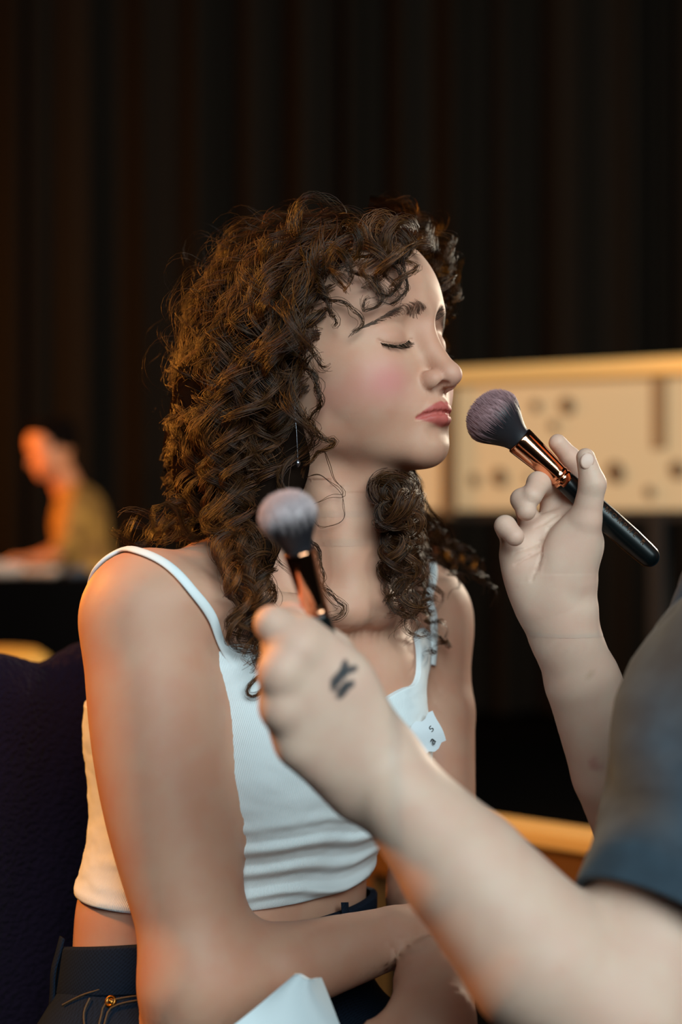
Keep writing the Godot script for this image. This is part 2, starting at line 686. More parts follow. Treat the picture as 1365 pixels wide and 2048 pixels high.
func add_torso(f: Field) -> void:
	var b := torso_turn()
	f.ball(T(0, .895, -.046), V(.138, .160, .124), .03, 1, b)      # rib cage
	f.ball(T(0, .975, -.012), V(.135, .060, .066), .05, 1, b)      # shoulder girdle
	f.ball(T(0, .735, -.006), V(.137, .120, .104), .06, 1, b)      # waist
	f.ball(T(0, .600, .015), V(.145, .110, .112), .06, 1, b)       # hips
	f.ball(T(-.066, .868, .072), V(.058, .060, .046), .060, 1, b)  # breasts
	f.ball(T(.060, .872, .066), V(.054, .058, .044), .060, 1, b)
	f.bone(T(-.050, .945, .060), T(-.125, .960, .030), .028, .026, .04)   # chest towards the arms
	f.bone(T(.050, .945, .055), T(.120, .955, .020), .028, .026, .04)

const SHOULDER_NEAR := Vector3(-.155, .995, -1.252)
const SHOULDER_FAR := Vector3(.074, .978, -1.490)

func add_sitter(f: Field) -> void:
	f.base = head_place()
	add_head(f)
	var hp := f.base
	f.base = Transform3D()
	add_torso(f)
	# neck and its muscles
	f.bone(hp * V(0, -.045, -.018), Vector3(-.022, .985, -1.372), .049, .056, .03)
	f.bone(hp * V(-.050, -.030, -.012), Vector3(.012, 1.003, -1.305), .011, .009, .02)
	f.bone(hp * V(.050, -.030, -.012), Vector3(.030, 1.003, -1.322), .011, .009, .02)
	f.bone(hp * V(0, -.075, .030), Vector3(.004, 1.02, -1.325), .018, .020, .03)
	f.bone(Vector3(-.040, 1.055, -1.375), SHOULDER_NEAR + Vector3(.02, .020, -.02), .034, .024, .05)
	f.bone(Vector3(-.010, 1.050, -1.400), SHOULDER_FAR + Vector3(-.01, .020, .02), .034, .024, .05)
	f.bone(Vector3(.010, .998, -1.300), SHOULDER_NEAR + Vector3(.03, .018, .02), .010, .012, .02)   # collar bones
	f.bone(Vector3(.034, .998, -1.324), SHOULDER_FAR + Vector3(-.02, .022, .03), .010, .012, .02)
	# near arm, folded across the lap
	var elbow := P(402, 1955, 1.20)
	f.ball(SHOULDER_NEAR + Vector3(-.001, .002, 0), V(.050, .052, .050), .03)
	f.bone(SHOULDER_NEAR, elbow, .0490, .0405, .012)
	var along := (SHOULDER_NEAR - elbow).normalized()
	var across := along.cross(Vector3.BACK).normalized()
	f.ball(SHOULDER_NEAR.lerp(elbow, .38) + Vector3(-.004, 0, .002), V(.0515, .150, .0515), .020, 1, Basis(across, along, across.cross(along)))
	f.chain([elbow + Vector3(0, -.004, 0), P(560, 1940, 1.212), P(790, 1873, 1.25), P(885, 1848, 1.27)], [.040, .0350, .0235, .0205], .03)
	f.ball(elbow + Vector3(-.006, -.014, -.006), V(.034, .034, .034), .02)
	var w := P(885, 1848, 1.27)
	f.flat_bone(w, P(985, 1828, 1.285), .020, .026, Vector3(0, .5, .85), .55, .015)
	for i in 4:
		f.chain([P(975, 1806 + 17 * i, 1.283), P(1030, 1808 + 18 * i, 1.29), P(1050, 1815 + 18 * i, 1.325)], [.0088, .0080, .0070], .004)
	f.chain([P(915, 1815, 1.27), P(960, 1775, 1.27), P(1000, 1768, 1.29)], [.012, .0095, .008], .008)
	# far arm, its hand hanging over the near wrist
	var elbow2 := P(868, 1795, 1.40)
	f.ball(SHOULDER_FAR, V(.046, .050, .046), .03)
	f.chain([SHOULDER_FAR, SHOULDER_FAR.lerp(elbow2, .35) + Vector3(.004, 0, 0), elbow2], [.042, .043, .038], .03)
	f.chain([elbow2, P(885, 1905, 1.28), P(868, 1965, 1.205)], [.038, .033, .025], .02)
	f.flat_bone(P(868, 1965, 1.205), P(868, 2045, 1.165), .026, .033, Vector3(0, .5, .85), .5, .02)
	for i in 4:
		f.chain([P(832 + 26 * i, 2055, 1.165), P(828 + 27 * i, 2125, 1.16), P(828 + 26 * i, 2170, 1.19)], [.0092, .0082, .0070], .004)
	f.chain([P(830, 2000, 1.18), P(780, 2050, 1.17), P(742, 2062, 1.175)], [.013, .0100, .0085], .008)
	# thighs
	f.bone(T(-.085, .585, .02), T(-.095, .585, .42), .085, .066, .05)
	f.bone(T(.085, .585, .02), T(.105, .585, .42), .085, .066, .05)
	f.chain([T(-.095, .580, .42), T(-.10, .11, .47)], [.062, .040], .03)
	f.chain([T(.105, .580, .42), T(.11, .11, .47)], [.062, .040], .03)
	f.bone(T(-.10, .06, .45), T(-.105, .04, .60), .036, .028, .03)
	f.bone(T(.11, .06, .45), T(.115, .04, .60), .036, .028, .03)

# a fine line pressed into the skin where it is seen
func skin_line(f: Field, px: Array, r: float, soft: float) -> void:
	var ids := f.all_ids()
	var on := px.map(func(q): return touch(f, ids, q[0], q[1], 0.0, 1.3))
	for i in on.size() - 1: f.bone(on[i], on[i + 1], r, r, soft, -1)

# the make-up artist: both arms end in hands that hold a brush
const ARTIST_NEAR := Vector3(.2747, .9677, -1.085)
const ARTIST_FAR := Vector3(.365, 1.00, -1.420)

func add_artist(f: Field) -> void:
	# far arm: palm towards the camera
	var w := P(1112, 1210, 1.285)
	f.chain([ARTIST_FAR, P(1318, 1760, 1.36)], [.045, .040], .02)
	f.chain([P(1318, 1760, 1.36), P(1235, 1540, 1.325), P(1165, 1360, 1.30), w], [.038, .0385, .0310, .0225], .02)
	f.flat_bone(P(1122, 1262, 1.29), P(1104, 1190, 1.285), .0250, .0262, Vector3(0, 0, 1), .76, .015)
	var mcp := [P(1150, 1038, 1.300), P(1108, 1046, 1.300), P(1066, 1072, 1.295), P(1034, 1106, 1.285)]
	for i in 4:
		f.flat_bone(w + Vector3(.016 - .010 * i, 0, 0), mcp[i], .016, .0118, Vector3(0, 0, 1), .8, .012)
	f.ball(P(1128, 1112, 1.268), V(.0185, .034, .0135), .014, 1, Basis(Vector3.BACK, -.35))     # ball of the thumb
	f.ball(P(1050, 1148, 1.278), V(.0150, .029, .0130), .014, 1, Basis(Vector3.BACK, .30))      # heel of the hand
	f.ball(P(1078, 1062, 1.284), V(.0260, .010, .0090), .010, 1, Basis(Vector3.BACK, .55))      # pads below the fingers
	f.chain([mcp[0], P(1166, 962, 1.299), P(1143, 917, 1.294), P(1116, 886, 1.288)], [.0105, .0090, .0082, .0074], .006)
	f.chain([mcp[1], P(1100, 974, 1.298), P(1078, 966, 1.274), P(1064, 992, 1.258)], [.0105, .0090, .0090, .0086], .005)
	f.chain([mcp[2], P(1048, 1002, 1.288), P(1044, 999, 1.264), P(1053, 1022, 1.256)], [.0098, .0084, .0084, .0080], .004)
	f.chain([mcp[3], P(1013, 1058, 1.278), P(1011, 1052, 1.256), P(1030, 1073, 1.250)], [.0090, .0078, .0080, .0078], .004)
	f.chain([P(1150, 1150, 1.280), P(1172, 1040, 1.264), P(1186, 968, 1.257), P(1172, 915, 1.257)], [.0170, .0125, .0104, .0076], .012)
	f.bone(P(1170, 1085, 1.285), P(1158, 1020, 1.292), .012, .008, .02)                          # web
	# lines of the palm and the wrist
	for q in [[[1122, 1034], [1098, 1056], [1086, 1085], [1082, 1115], [1076, 1140]], [[1112, 1030], [1088, 1046], [1072, 1054]], [[1082, 1082], [1055, 1096], [1030, 1104]], [[1082, 1100], [1060, 1112], [1030, 1128]], [[1080, 1118], [1072, 1140], [1064, 1160]]]:
		skin_line(f, q, .0003, .0026)
	# near arm: back of the hand towards the camera
	var e := P(1240, 2035, .985)
	f.chain([ARTIST_NEAR, e], [.052, .047], .02)
	f.ball(ARTIST_NEAR, V(.056, .058, .056), .02)
	f.chain([e, P(1085, 1920, .985), P(930, 1740, 1.0), P(800, 1590, 1.015), P(750, 1530, 1.02)], [.047, .0490, .0405, .0300, .0265], .014)
	var wr := P(750, 1530, 1.02)
	var mc := [P(600, 1296, .992), P(562, 1345, .985), P(566, 1418, .990), P(600, 1492, 1.000)]
	for i in 4:
		f.flat_bone(wr + Vector3(.010 - .008 * i, .010 - .009 * i, 0), mc[i], .0165, .0130, Vector3(.1, .1, 1), .8, .014)
	f.ball(P(650, 1400, 1.008), V(.032, .040, .012), .02, 1, Basis(Vector3.BACK, .65))
	f.chain([mc[0], P(545, 1248, .998), P(580, 1236, 1.026), P(622, 1240, 1.032)], [.0128, .0112, .0095, .0080], .008)
	f.chain([mc[1], P(556, 1318, 1.028), P(600, 1310, 1.045), P(640, 1318, 1.042)], [.0120, .0100, .0090, .0080], .008)
	f.chain([mc[2], P(570, 1398, 1.030), P(615, 1390, 1.045), P(650, 1392, 1.040)], [.0115, .0095, .0085, .0078], .008)
	f.chain([mc[3], P(600, 1470, 1.032), P(640, 1455, 1.045), P(668, 1450, 1.040)], [.0105, .0085, .0078, .0070], .008)
	f.chain([P(735, 1470, 1.030), P(715, 1370, 1.040), P(672, 1300, 1.046), P(640, 1262, 1.046)], [.0170, .0130, .0108, .0085], .014)
	f.bone(P(690, 1360, 1.010), P(610, 1270, 1.004), .0140, .0100, .015)

# ---------------------------------------------------------------- clothes of the sitter
func keyed(keys: Array, x: float) -> float:
	for i in keys.size() - 1:
		if x <= keys[i + 1].x:
			var u: float = (x - keys[i].x) / (keys[i + 1].x - keys[i].x)
			return lerpf(keys[i].y, keys[i + 1].y, u * u * (3.0 - 2.0 * u))
	return keys[-1].y

# where a level ray from outside meets the trunk
func trunk_point(f: Field, ids: PackedInt32Array, y: float, a: float, pad: float) -> Vector3:
	var c := torso_axis(y)
	var dir := TORSO_FWD * cos(a) + TORSO_LEFT * sin(a)
	var r := .30
	for i in 50:
		var d := f.value(c + dir * r, ids) - pad
		if d < .0001: break
		r -= d * .8
	return c + dir * r

func top_mesh(f: Field) -> ArrayMesh:
	var ids := f.all_ids()
	var cols := 220
	var rows := 92
	var edge := [Vector2(0, .916), Vector2(.50, .932), Vector2(1.00, .974), Vector2(1.12, .976), Vector2(1.28, .950), Vector2(1.55, .914), Vector2(2.2, .914), Vector2(3.15, .918)]
	var outer := PackedVector3Array()
	var uvs := PackedVector2Array()
	var fn := FastNoiseLite.new()
	fn.seed = 4
	fn.frequency = 9.0
	for r in rows + 8:
		for k in cols:
			var a := PI + TAU * k / cols
			if a > TAU: a -= TAU
			var b := a if a < PI else TAU - a
			var high := keyed(edge, b)
			# rows run from inside the hem, round it, up the outside, over the top edge and inside again
			var t := clampf(float(r - 4) / (rows - 1), 0.0, 1.0)
			var y := lerpf(.7655, high, t)
			var pad := .0035
			if r < 4: pad = [-.004, -.0015, .0005, .0028][r]
			elif r >= rows + 4: pad = [.0028, .0008, -.0010, -.004][r - rows - 4]
			var p := trunk_point(f, ids, y, a, pad)
			var out := (p - torso_axis(y)).normalized()
			if r >= 4 and r < rows + 4:
				var front := exp(-pow(angle_difference(a, -.12) / .95, 2))
				# folds where the jersey is bunched up under the bust
				var wob := .004 * sin(a * 2.0 + .6) + .003 * sin(a * 5.0)
				var z := y + wob
				var fold := sin((z - .7655) * TAU / .0205 - 1.1)
				var mask := smoothstep(.848, .815, z) * smoothstep(.7655, .776, z)
				p += out * (front * mask * (.0045 * maxf(fold, -.4) + .002))
				p += out * (.0012 * fn.get_noise_3d(p.x * 3.0, p.y * 7.0, p.z * 3.0))
				# the rolled hem
				p += out * (.0016 * exp(-pow((y - .770) / .004, 2)))
			outer.append(p)
			uvs.append(Vector2(TAU * k / cols * .13 / .0029, y / .0029))
	var s := Soup.new()
	s.sheet(outer, rows + 8, cols, true, uvs)
	return s.mesh()

func strap_mesh(body: Field, px: Array) -> ArrayMesh:
	var ids := body.all_ids()
	var pts := []
	for q in px: pts.append(touch(body, ids, q[0], q[1], .0022, 1.3) if q.size() == 2 else settle(body, ids, P(q[0], q[1], q[2]), .0022))
	var line := smooth(pts, .006)
	var rad := PackedFloat32Array()
	var wide := PackedVector3Array()
	for i in line.size():
		line[i] = settle(body, ids, line[i], .0020)
	for i in line.size():
		var tan := (line[mini(i + 1, line.size() - 1)] - line[maxi(i - 1, 0)]).normalized()
		wide.append(tan.cross(grad(body, ids, line[i])))
		rad.append(.0044)
	var s := Soup.new()
	s.tube(line, rad, 12, .42, wide)
	return s.mesh()

func jeans_field() -> Field:
	var f := Field.new()
	var b := torso_turn()
	f.ball(T(0, .735, -.006), V(.137, .120, .104), .06, 1, b)
	f.ball(T(0, .600, .015), V(.145, .110, .112), .06, 1, b)
	f.bone(T(-.085, .585, .02), T(-.095, .585, .42), .085, .066, .05)
	f.bone(T(.085, .585, .02), T(.105, .585, .42), .085, .066, .05)
	f.chain([T(-.095, .580, .42), T(-.10, .11, .47)], [.062, .050], .03)
	f.chain([T(.105, .580, .42), T(.11, .11, .47)], [.062, .050], .03)
	f.cut(T(0, .716, 0), (Vector3.UP - TORSO_FWD * .27), .002)
	# creases at the hip
	f.bone(T(-.16, .63, .06), T(-.06, .655, .13), .010, .006, .012, -1)
	f.bone(T(-.17, .60, -.02), T(-.10, .625, .12), .008, .006, .012, -1)
	return f

func waistband_mesh(f: Field, lo: float, hi: float, pad: float) -> ArrayMesh:
	var ids := f.all_ids()
	var pts := PackedVector3Array()
	var uvs := PackedVector2Array()
	for q in [[lo, pad - .006], [lo, pad - .001], [lo + .002, pad], [lerpf(lo, hi, .33), pad + .0006], [lerpf(lo, hi, .66), pad + .0006], [hi - .002, pad], [hi, pad - .001], [hi, pad - .006]]:
		for k in 120:
			pts.append(trunk_point(f, ids, q[0] + .028 * cos(TAU * k / 120) + .014 * pow(sin(TAU * k / 120), 2.0), TAU * k / 120, q[1]))
			uvs.append(Vector2(TAU * k / 120 * .13 / .02, q[0] / .02))
	var s := Soup.new()
	s.sheet(pts, 8, 120, true, uvs)
	return s.mesh()

# ---------------------------------------------------------------- hair
class Strands:
	var middle := Vector3(0, 1.1, -1.38)
	var v := PackedVector3Array()
	var n := PackedVector3Array()
	var c := PackedColorArray()
	var t := PackedInt32Array()

	func hair(pts: PackedVector3Array, r0: float, r1: float, c0: Color, c1: Color, sides := 3) -> void:
		var cnt := pts.size()
		var off := v.size()
		for i in cnt:
			var tan := pts[mini(i + 1, cnt - 1)] - pts[maxi(i - 1, 0)]
			var s := tan.cross(Vector3(.37, .31, .88)).normalized()
			var o := tan.cross(s).normalized()
			var f := float(i) / (cnt - 1)
			var r := lerpf(r0, r1, f)
			var col := c0.lerp(c1, f)
			for k in sides:
				var w := TAU * k / sides
				var d := s * cos(w) + o * sin(w)
				v.append(pts[i] + d * r)
				n.append(d)
				c.append(col)
			if i:
				var a := off + (i - 1) * sides
				for k in sides:
					var k2 := (k + 1) % sides
					t.append(a + k); t.append(a + sides + k2); t.append(a + k2)
					t.append(a + k); t.append(a + sides + k); t.append(a + sides + k2)

	# a hair of two faces that meet in a ridge towards the outside of the head: cheaper than a round one
	func ribbon(pts: PackedVector3Array, r0: float, r1: float, c0: Color, c1: Color) -> void:
		var cnt := pts.size()
		var off := v.size()
		for i in cnt:
			var p := pts[i]
			var tan := pts[mini(i + 1, cnt - 1)] - pts[maxi(i - 1, 0)]
			var out := Vector3(p.x - middle.x, .35 * (p.y - middle.y), p.z - middle.z)
			var s := tan.cross(out).normalized()
			var o := s.cross(tan).normalized()
			var f := float(i) / (cnt - 1)
			var r := lerpf(r0, r1, f)
			var col := c0.lerp(c1, f)
			v.append(p + s * r)
			v.append(p - s * r)
			n.append((o * .8 + s * .6).normalized())
			n.append((o * .8 - s * .6).normalized())
			c.append(col)
			c.append(col)
			if i:
				var a := off + i * 2
				t.append(a - 2); t.append(a - 1); t.append(a + 1)
				t.append(a - 2); t.append(a + 1); t.append(a)

	func mesh() -> ArrayMesh:
		var arr := []
		arr.resize(Mesh.ARRAY_MAX)
		arr[Mesh.ARRAY_VERTEX] = v
		arr[Mesh.ARRAY_NORMAL] = n
		arr[Mesh.ARRAY_COLOR] = c
		arr[Mesh.ARRAY_INDEX] = t
		var m := ArrayMesh.new()
		m.add_surface_from_arrays(Mesh.PRIMITIVE_TRIANGLES, arr)
		return m

func grad(f: Field, ids: PackedInt32Array, p: Vector3) -> Vector3:
	var e := .002
	return Vector3(f.value(p + Vector3(e, 0, 0), ids) - f.value(p - Vector3(e, 0, 0), ids), f.value(p + Vector3(0, e, 0), ids) - f.value(p - Vector3(0, e, 0), ids), f.value(p + Vector3(0, 0, e), ids) - f.value(p - Vector3(0, 0, e), ids)).normalized()

# move p so that it lies at height h over the surface
func settle(f: Field, ids: PackedInt32Array, p: Vector3, h: float) -> Vector3:
	for i in 6: p += grad(f, ids, p) * (h - f.value(p, ids))
	return p

func hair_color(rng: RandomNumberGenerator) -> Color:
	var q := rng.randf()
	return Color(.024, .0090, .0039).lerp(Color(.105, .040, .0135), q * q)

# a curl: strands that wind together around a guide
func curl(st: Strands, guide: PackedVector3Array, rng: RandomNumberGenerator, strands: int, coil: float, wave: float, thick: float, width := .00030, straight := .12) -> void:
	var cnt := guide.size()
	if cnt < 5: return
	var n1 := PackedVector3Array()
	var n2 := PackedVector3Array()
	var last := (guide[1] - guide[0]).cross(Vector3(.2, .1, .97)).normalized()
	var run := PackedFloat32Array([0.0])
	for i in cnt:
		var tan := (guide[mini(i + 1, cnt - 1)] - guide[maxi(i - 1, 0)]).normalized()
		last = (last - tan * last.dot(tan)).normalized()
		n1.append(last)
		n2.append(tan.cross(last))
		if i: run.append(run[i - 1] + guide[i].distance_to(guide[i - 1]))
	var total := run[cnt - 1]
	var phase := rng.randf() * TAU
	var hand := 1.0 if rng.randf() < .5 else -1.0
	var oval := rng.randf_range(.55, 1.0)
	var lock_tone := rng.randf_range(.45, 1.35)
	# the winding of the whole lock, point by point
	var rad := PackedVector3Array()
	var bin := PackedVector3Array()
	var mid := PackedVector3Array()
	var sps := PackedFloat32Array()
	for i in cnt:
		var f := run[i] / total
		var ph := phase + hand * TAU * run[i] / wave * (1.0 + .25 * f)
		var c := cos(ph)
		var s := sin(ph)
		rad.append(n1[i] * c + n2[i] * (s * oval))
		bin.append(n2[i] * c - n1[i] * s)
		mid.append(guide[i] + rad[i] * (coil * smoothstep(straight, straight + .3, f) * (1.0 - .15 * f)))
		sps.append((.45 + .75 * sin(PI * minf(f * 1.25, 1.0))) * (1.0 - .6 * f * f))
	for s in strands:
		var a := rng.randfn(0.0, .5) * thick
		var b := rng.randfn(0.0, .5) * thick * .55
		var slip := rng.randf_range(.84, 1.0)
		var jit := rng.randfn(0.0, .20) * coil
		var wild := rng.randf() * rng.randf() * .0050
		var wa := rng.randf() * TAU
		var wb := rng.randf_range(36.0, 150.0)
		var pts := PackedVector3Array()
		var upto := int(cnt * slip)
		if upto < 4: continue
		for i in upto:
			var sp := sps[i]
			var w := wb * run[i] + wa
			pts.append(mid[i] + rad[i] * (a * sp) + bin[i] * (b * sp + jit) + (n1[i] * sin(w) + n2[i] * cos(w * .8)) * (wild * (.3 + run[i] / total)))
		var col := hair_color(rng) * lock_tone
		st.ribbon(pts, width, width * .5, col, col * 1.25)

# the guide of a lock: leaves the scalp, is laid over the head and shoulders and hangs down
func drape(f: Field, ids: PackedInt32Array, root: Vector3, flow: Vector3, lift: float, low: float, most: float, sway: FastNoiseLite, step := .0046) -> PackedVector3Array:
	var out := PackedVector3Array([root])
	var p := root
	var v := (grad(f, ids, root) + flow).normalized()
	var gone := 0.0
	while gone < most and p.y > low:
		var d := f.value(p, ids)
		var n := grad(f, ids, p)
		var fade := clampf(1.0 - gone / .12, 0.0, 1.0)
		var want := Vector3.DOWN * (1.0 - .6 * fade) + flow * (fade * .95)
		var off := lift * smoothstep(0.0, .07, gone) + .003
		if d < off: want += n * (clampf((off - d) / .012, 0.0, 1.3) - minf(want.dot(n), 0.0))
		else: want -= n * clampf((d - off) / .018, 0.0, .8) * fade
		want += Vector3(sway.get_noise_3dv(p), sway.get_noise_3dv(p + Vector3(3, 0, 0)) * .4, sway.get_noise_3dv(p + Vector3(0, 0, 3))) * .75
		v = (v * 1.6 + want).normalized()
		p += v * step
		gone += step
		out.append(p)
	return out

# where the ray through pixel (x, y) comes within h of the surface; else at depth d
func touch(f: Field, ids: PackedInt32Array, x: float, y: float, h: float, d: float) -> Vector3:
	var dir := (P(x, y, 1.0) - EYE)
	var at := .9
	for i in 90:
		var q := f.value(EYE + dir * at, ids) - h
		if q < .0002: return EYE + dir * at
		at += q * .8
		if at > d + .25: break
	return EYE + dir * d

# a smooth line through a few points
func smooth(pts: Array, step := .0034) -> PackedVector3Array:
	var cv := Curve3D.new()
	cv.bake_interval = step
	for i in pts.size():
		var h: Vector3 = (pts[mini(i + 1, pts.size() - 1)] - pts[maxi(i - 1, 0)]) / 6.0
		cv.add_point(pts[i], -h, h)
	return cv.get_baked_points()

func hair_field() -> Field:
	var f := Field.new()
	f.base = head_place()
	f.ball(V(0, .032, -.004), V(.0735, .084, .094), .01)
	f.ball(V(0, .038, .036), V(.060, .054, .0565), .03)
	f.ball(V(0, -.018, .026), V(.0605, .070, .056), .03)
	f.ball(V(0, -.060, .040), V(.046, .036, .046), .03)
	var hp := f.base
	f.base = Transform3D()
	f.bone(hp * V(0, -.045, -.018), Vector3(-.022, .985, -1.372), .052, .058, .03)
	add_torso(f)
	f.bone(Vector3(-.040, 1.055, -1.375), SHOULDER_NEAR + Vector3(.02, .020, -.02), .036, .030, .05)
	f.bone(Vector3(-.010, 1.050, -1.400), SHOULDER_FAR + Vector3(-.01, .020, .02), .036, .030, .05)
	f.bone(SHOULDER_NEAR, P(402, 1955, 1.20), .056, .045, .03)
	f.bone(SHOULDER_FAR, P(868, 1795, 1.40), .046, .040, .03)
	return f

func build_hair(st: Strands) -> void:
	var rng := RandomNumberGenerator.new()
	rng.seed = 7
	var sway := FastNoiseLite.new()
	sway.seed = 17
	sway.frequency = 16.0
	var f := hair_field()
	var ids := f.all_ids()
	var hp := head_place()
	var total := 600
	for i in total:
		# even spread over the sphere of directions
		var cy := 1.0 - 2.0 * (i + .5) / total
		var az := i * 2.39996
		var sy := sqrt(1.0 - cy * cy)
		var q := V(0, .032, -.004) + V(sy * cos(az) * .0735, cy * .084, sy * sin(az) * .094)
		q += V(rng.randf_range(-.004, .004), rng.randf_range(-.004, .004), rng.randf_range(-.004, .004))
		var front: float = .084 if q.y > .078 else (.066 if q.y > .050 else (.052 if q.y > .022 else (.036 if q.y > -.006 else .020)))
		if q.z > front or q.y < -.045 or (q.y < -.03 and q.z > -.01): continue
		var near := q.x < .008
		var sg := -1.0 if near else 1.0
		var flow := V(sg * .75, .15, -.35)
		var lift := rng.randf_range(.006, .034)
		var low := rng.randf_range(.96, 1.06)
		var most := rng.randf_range(.30, .40)
		if q.y > .085: lift = rng.randf_range(.008, .030)
		if q.z < -.02:
			flow = V(sg * .45, .1, -.8)
			lift = rng.randf_range(.004, .022)
			low = rng.randf_range(1.05, 1.14)
		elif near and q.z > .022 and q.y < .075:
			flow = V(-.75, .1, -.85)
			lift = rng.randf_range(.004, .016)
			low = rng.randf_range(1.00, 1.12)
		elif near:
			lift = rng.randf_range(.006, .027)
			low = rng.randf_range(1.00, 1.09) if rng.randf() < .6 else rng.randf_range(.94, 1.02)
		if q.z > .050 and q.y > .070:
			if near and rng.randf() < .65:
				flow = V(-.55, .2, .30)
				most = rng.randf_range(.070, .120)
				low = 1.252
				lift = rng.randf_range(.006, .018)
			elif not near:
				flow = V(.8, .25, -.2)
		if not near and q.z > .025:
			flow = V(.9, .25, -.1)
			most = rng.randf_range(.07, .13)
			lift = rng.randf_range(.006, .026)
		var g := drape(f, ids, hp * q, hp.basis * flow, lift, low, most, sway)
		curl(st, g, rng, 32, rng.randf_range(.0070, .0145), rng.randf_range(.052, .095), rng.randf_range(.0060, .0110))
	# loose single hairs that stand off the mass
	for i in 260:
		var q := V(rng.randfn(0, 1), absf(rng.randfn(0, 1)) + .1, rng.randfn(-.3, 1)).normalized()
		q = V(0, .032, -.004) + q * V(.0735, .084, .094)
		if q.z > .02: continue
		var flow := V(signf(q.x - .008) * .7, .5, -.4 if q.z < .04 else .3)
		var g := drape(f, ids, hp * q, hp.basis * flow, rng.randf_range(.015, .050), rng.randf_range(1.0, 1.15), rng.randf_range(.06, .22), sway)
		curl(st, g, rng, 2, rng.randf_range(.004, .012), rng.randf_range(.06, .12), .006, .00020)

# curls that can be told apart in front of the face, the neck and the chest
func build_loose_curls(st: Strands, body: Field) -> void:
	var rng := RandomNumberGenerator.new()
	rng.seed = 11
	var f := body
	var ids := f.all_ids()
	var made := [
		[[[650, 480], [715, 470], [775, 497], [812, 545], [808, 590], [775, 606], [748, 596]], .012, 1.30, 26, .0030],
		[[[660, 520], [730, 512], [790, 530], [800, 568], [778, 590], [752, 575], [758, 545], [790, 535]], .011, 1.30, 24, .0026],
		[[[690, 540], [745, 560], [768, 588], [752, 612], [728, 622], [735, 598], [757, 583]], .010, 1.30, 20, .0022],
		[[[610, 590], [660, 600], [700, 612], [722, 640], [712, 664], [694, 678]], .009, 1.29, 14, .0016],
		[[[600, 500], [640, 560], [655, 610], [672, 640], [660, 655]], .014, 1.29, 28, .0045],
		[[[590, 640], [620, 690], [640, 730], [668, 726]], .010, 1.28, 20, .0030],
		[[[580, 700], [618, 740], [640, 790], [628, 830], [600, 846]], .012, 1.28, 28, .0040],
		[[[590, 800], [622, 850], [655, 880], [668, 885], [640, 905], [612, 930], [600, 960]], .012, 1.28, 24, .0034],
		[[[600, 960], [640, 950], [682, 985], [690, 1030], [660, 1052], [632, 1040], [622, 1010]], .006, 1.30, 2, .0006],
		[[[650, 905], [670, 960], [688, 990], [650, 1000], [618, 1024], [640, 1058], [680, 1050]], .006, 1.30, 2, .0006],
		[[[600, 1020], [618, 1080], [640, 1110], [632, 1150], [655, 1185], [688, 1212], [672, 1236], [640, 1232]], .008, 1.28, 18, .0020],
		[[[590, 1050], [625, 1100], [648, 1140], [645, 1170], [670, 1200]], .008, 1.28, 12, .0016],
	]
	for q in made:
		var pts := []
		for xy in q[0]: pts.append(touch(f, ids, xy[0], xy[1], q[1], q[2]))
		curl(st, smooth(pts), rng, q[3], .0012, .03, q[4], .00028, .0)
	# the long lock that falls over the near side of the chest and ends in a ring
	for k in 9:
		var dx := rng.randf_range(-30, 30)
		var pts := []
		for xy in [[500 + dx * 1.6, 930], [505 + dx * 1.4, 1030], [485 + dx * 1.3, 1110], [500 + dx, 1180], [492 + dx, 1250], [512 + dx * .7, 1310], [505 + dx * .4, 1345]]:
			pts.append(touch(f, ids, xy[0], xy[1], rng.randf_range(.010, .024), 1.26))
		curl(st, smooth(pts), rng, 28, .0090, rng.randf_range(.045, .065), .0055)
	var ring := []
	for xy in [[495, 1230], [515, 1280], [540, 1325], [541, 1362], [520, 1386], [498, 1388], [498, 1370], [520, 1356], [536, 1364]]:
		ring.append(touch(f, ids, xy[0], xy[1], .008, 1.24))
	curl(st, smooth(ring), rng, 30, .0010, .03, .0032, .00028, .0)
	# curls on the far side, beside the neck and over the far strap
	for k in 20:
		var t := rng.randf()
		var pts := []
		var x0 := lerpf(770, 835, t)
		var x1 := lerpf(800, 895, t)
		pts.append(P(x0 - 25, 850, 1.41))
		pts.append(P(x0 - 10, 930, 1.41))
		for xy in [[x0, 985], [x0 + 12, 1060], [lerpf(x0, x1, .45), 1130], [lerpf(x0, x1, .7), 1190], [x1, rng.randf_range(1215, 1290)]]:
			pts.append(touch(f, ids, xy[0], xy[1], rng.randf_range(.008, .022), 1.42))
		curl(st, smooth(pts), rng, 26, rng.randf_range(.007, .012), rng.randf_range(.040, .060), .0055)
	# the hair of the far temple, seen past the forehead
	for k in 22:
		var dx := rng.randf_range(-26, 10)
		var dy := rng.randf_range(-30, 22)
		var dd := rng.randf_range(1.36, 1.44)
		var pts := []
		for xy in [[760, 425], [815, 440], [858, 475], [885, 520], [896, 560], [882, 600], [868, 640]]: pts.append(P(xy[0] + dx, xy[1] + dy, dd))
		curl(st, smooth(pts), rng, 26, rng.randf_range(.005, .010), rng.randf_range(.045, .070), .0070, .00030, .1)
	for q in [[[850, 1000], [885, 1060], [905, 1110], [915, 1160], [900, 1200]], [[840, 1090], [880, 1130], [915, 1150], [930, 1180]], [[830, 1180], [862, 1240], [885, 1275], [870, 1300], [850, 1310]], [[850, 1240], [890, 1258], [900, 1285], [868, 1290]]]:
		var pts := []
		for xy in q: pts.append(touch(f, ids, xy[0], xy[1], .012, 1.42))
		curl(st, smooth(pts), rng, 18, .004, .045, .0028, .00028, .0)

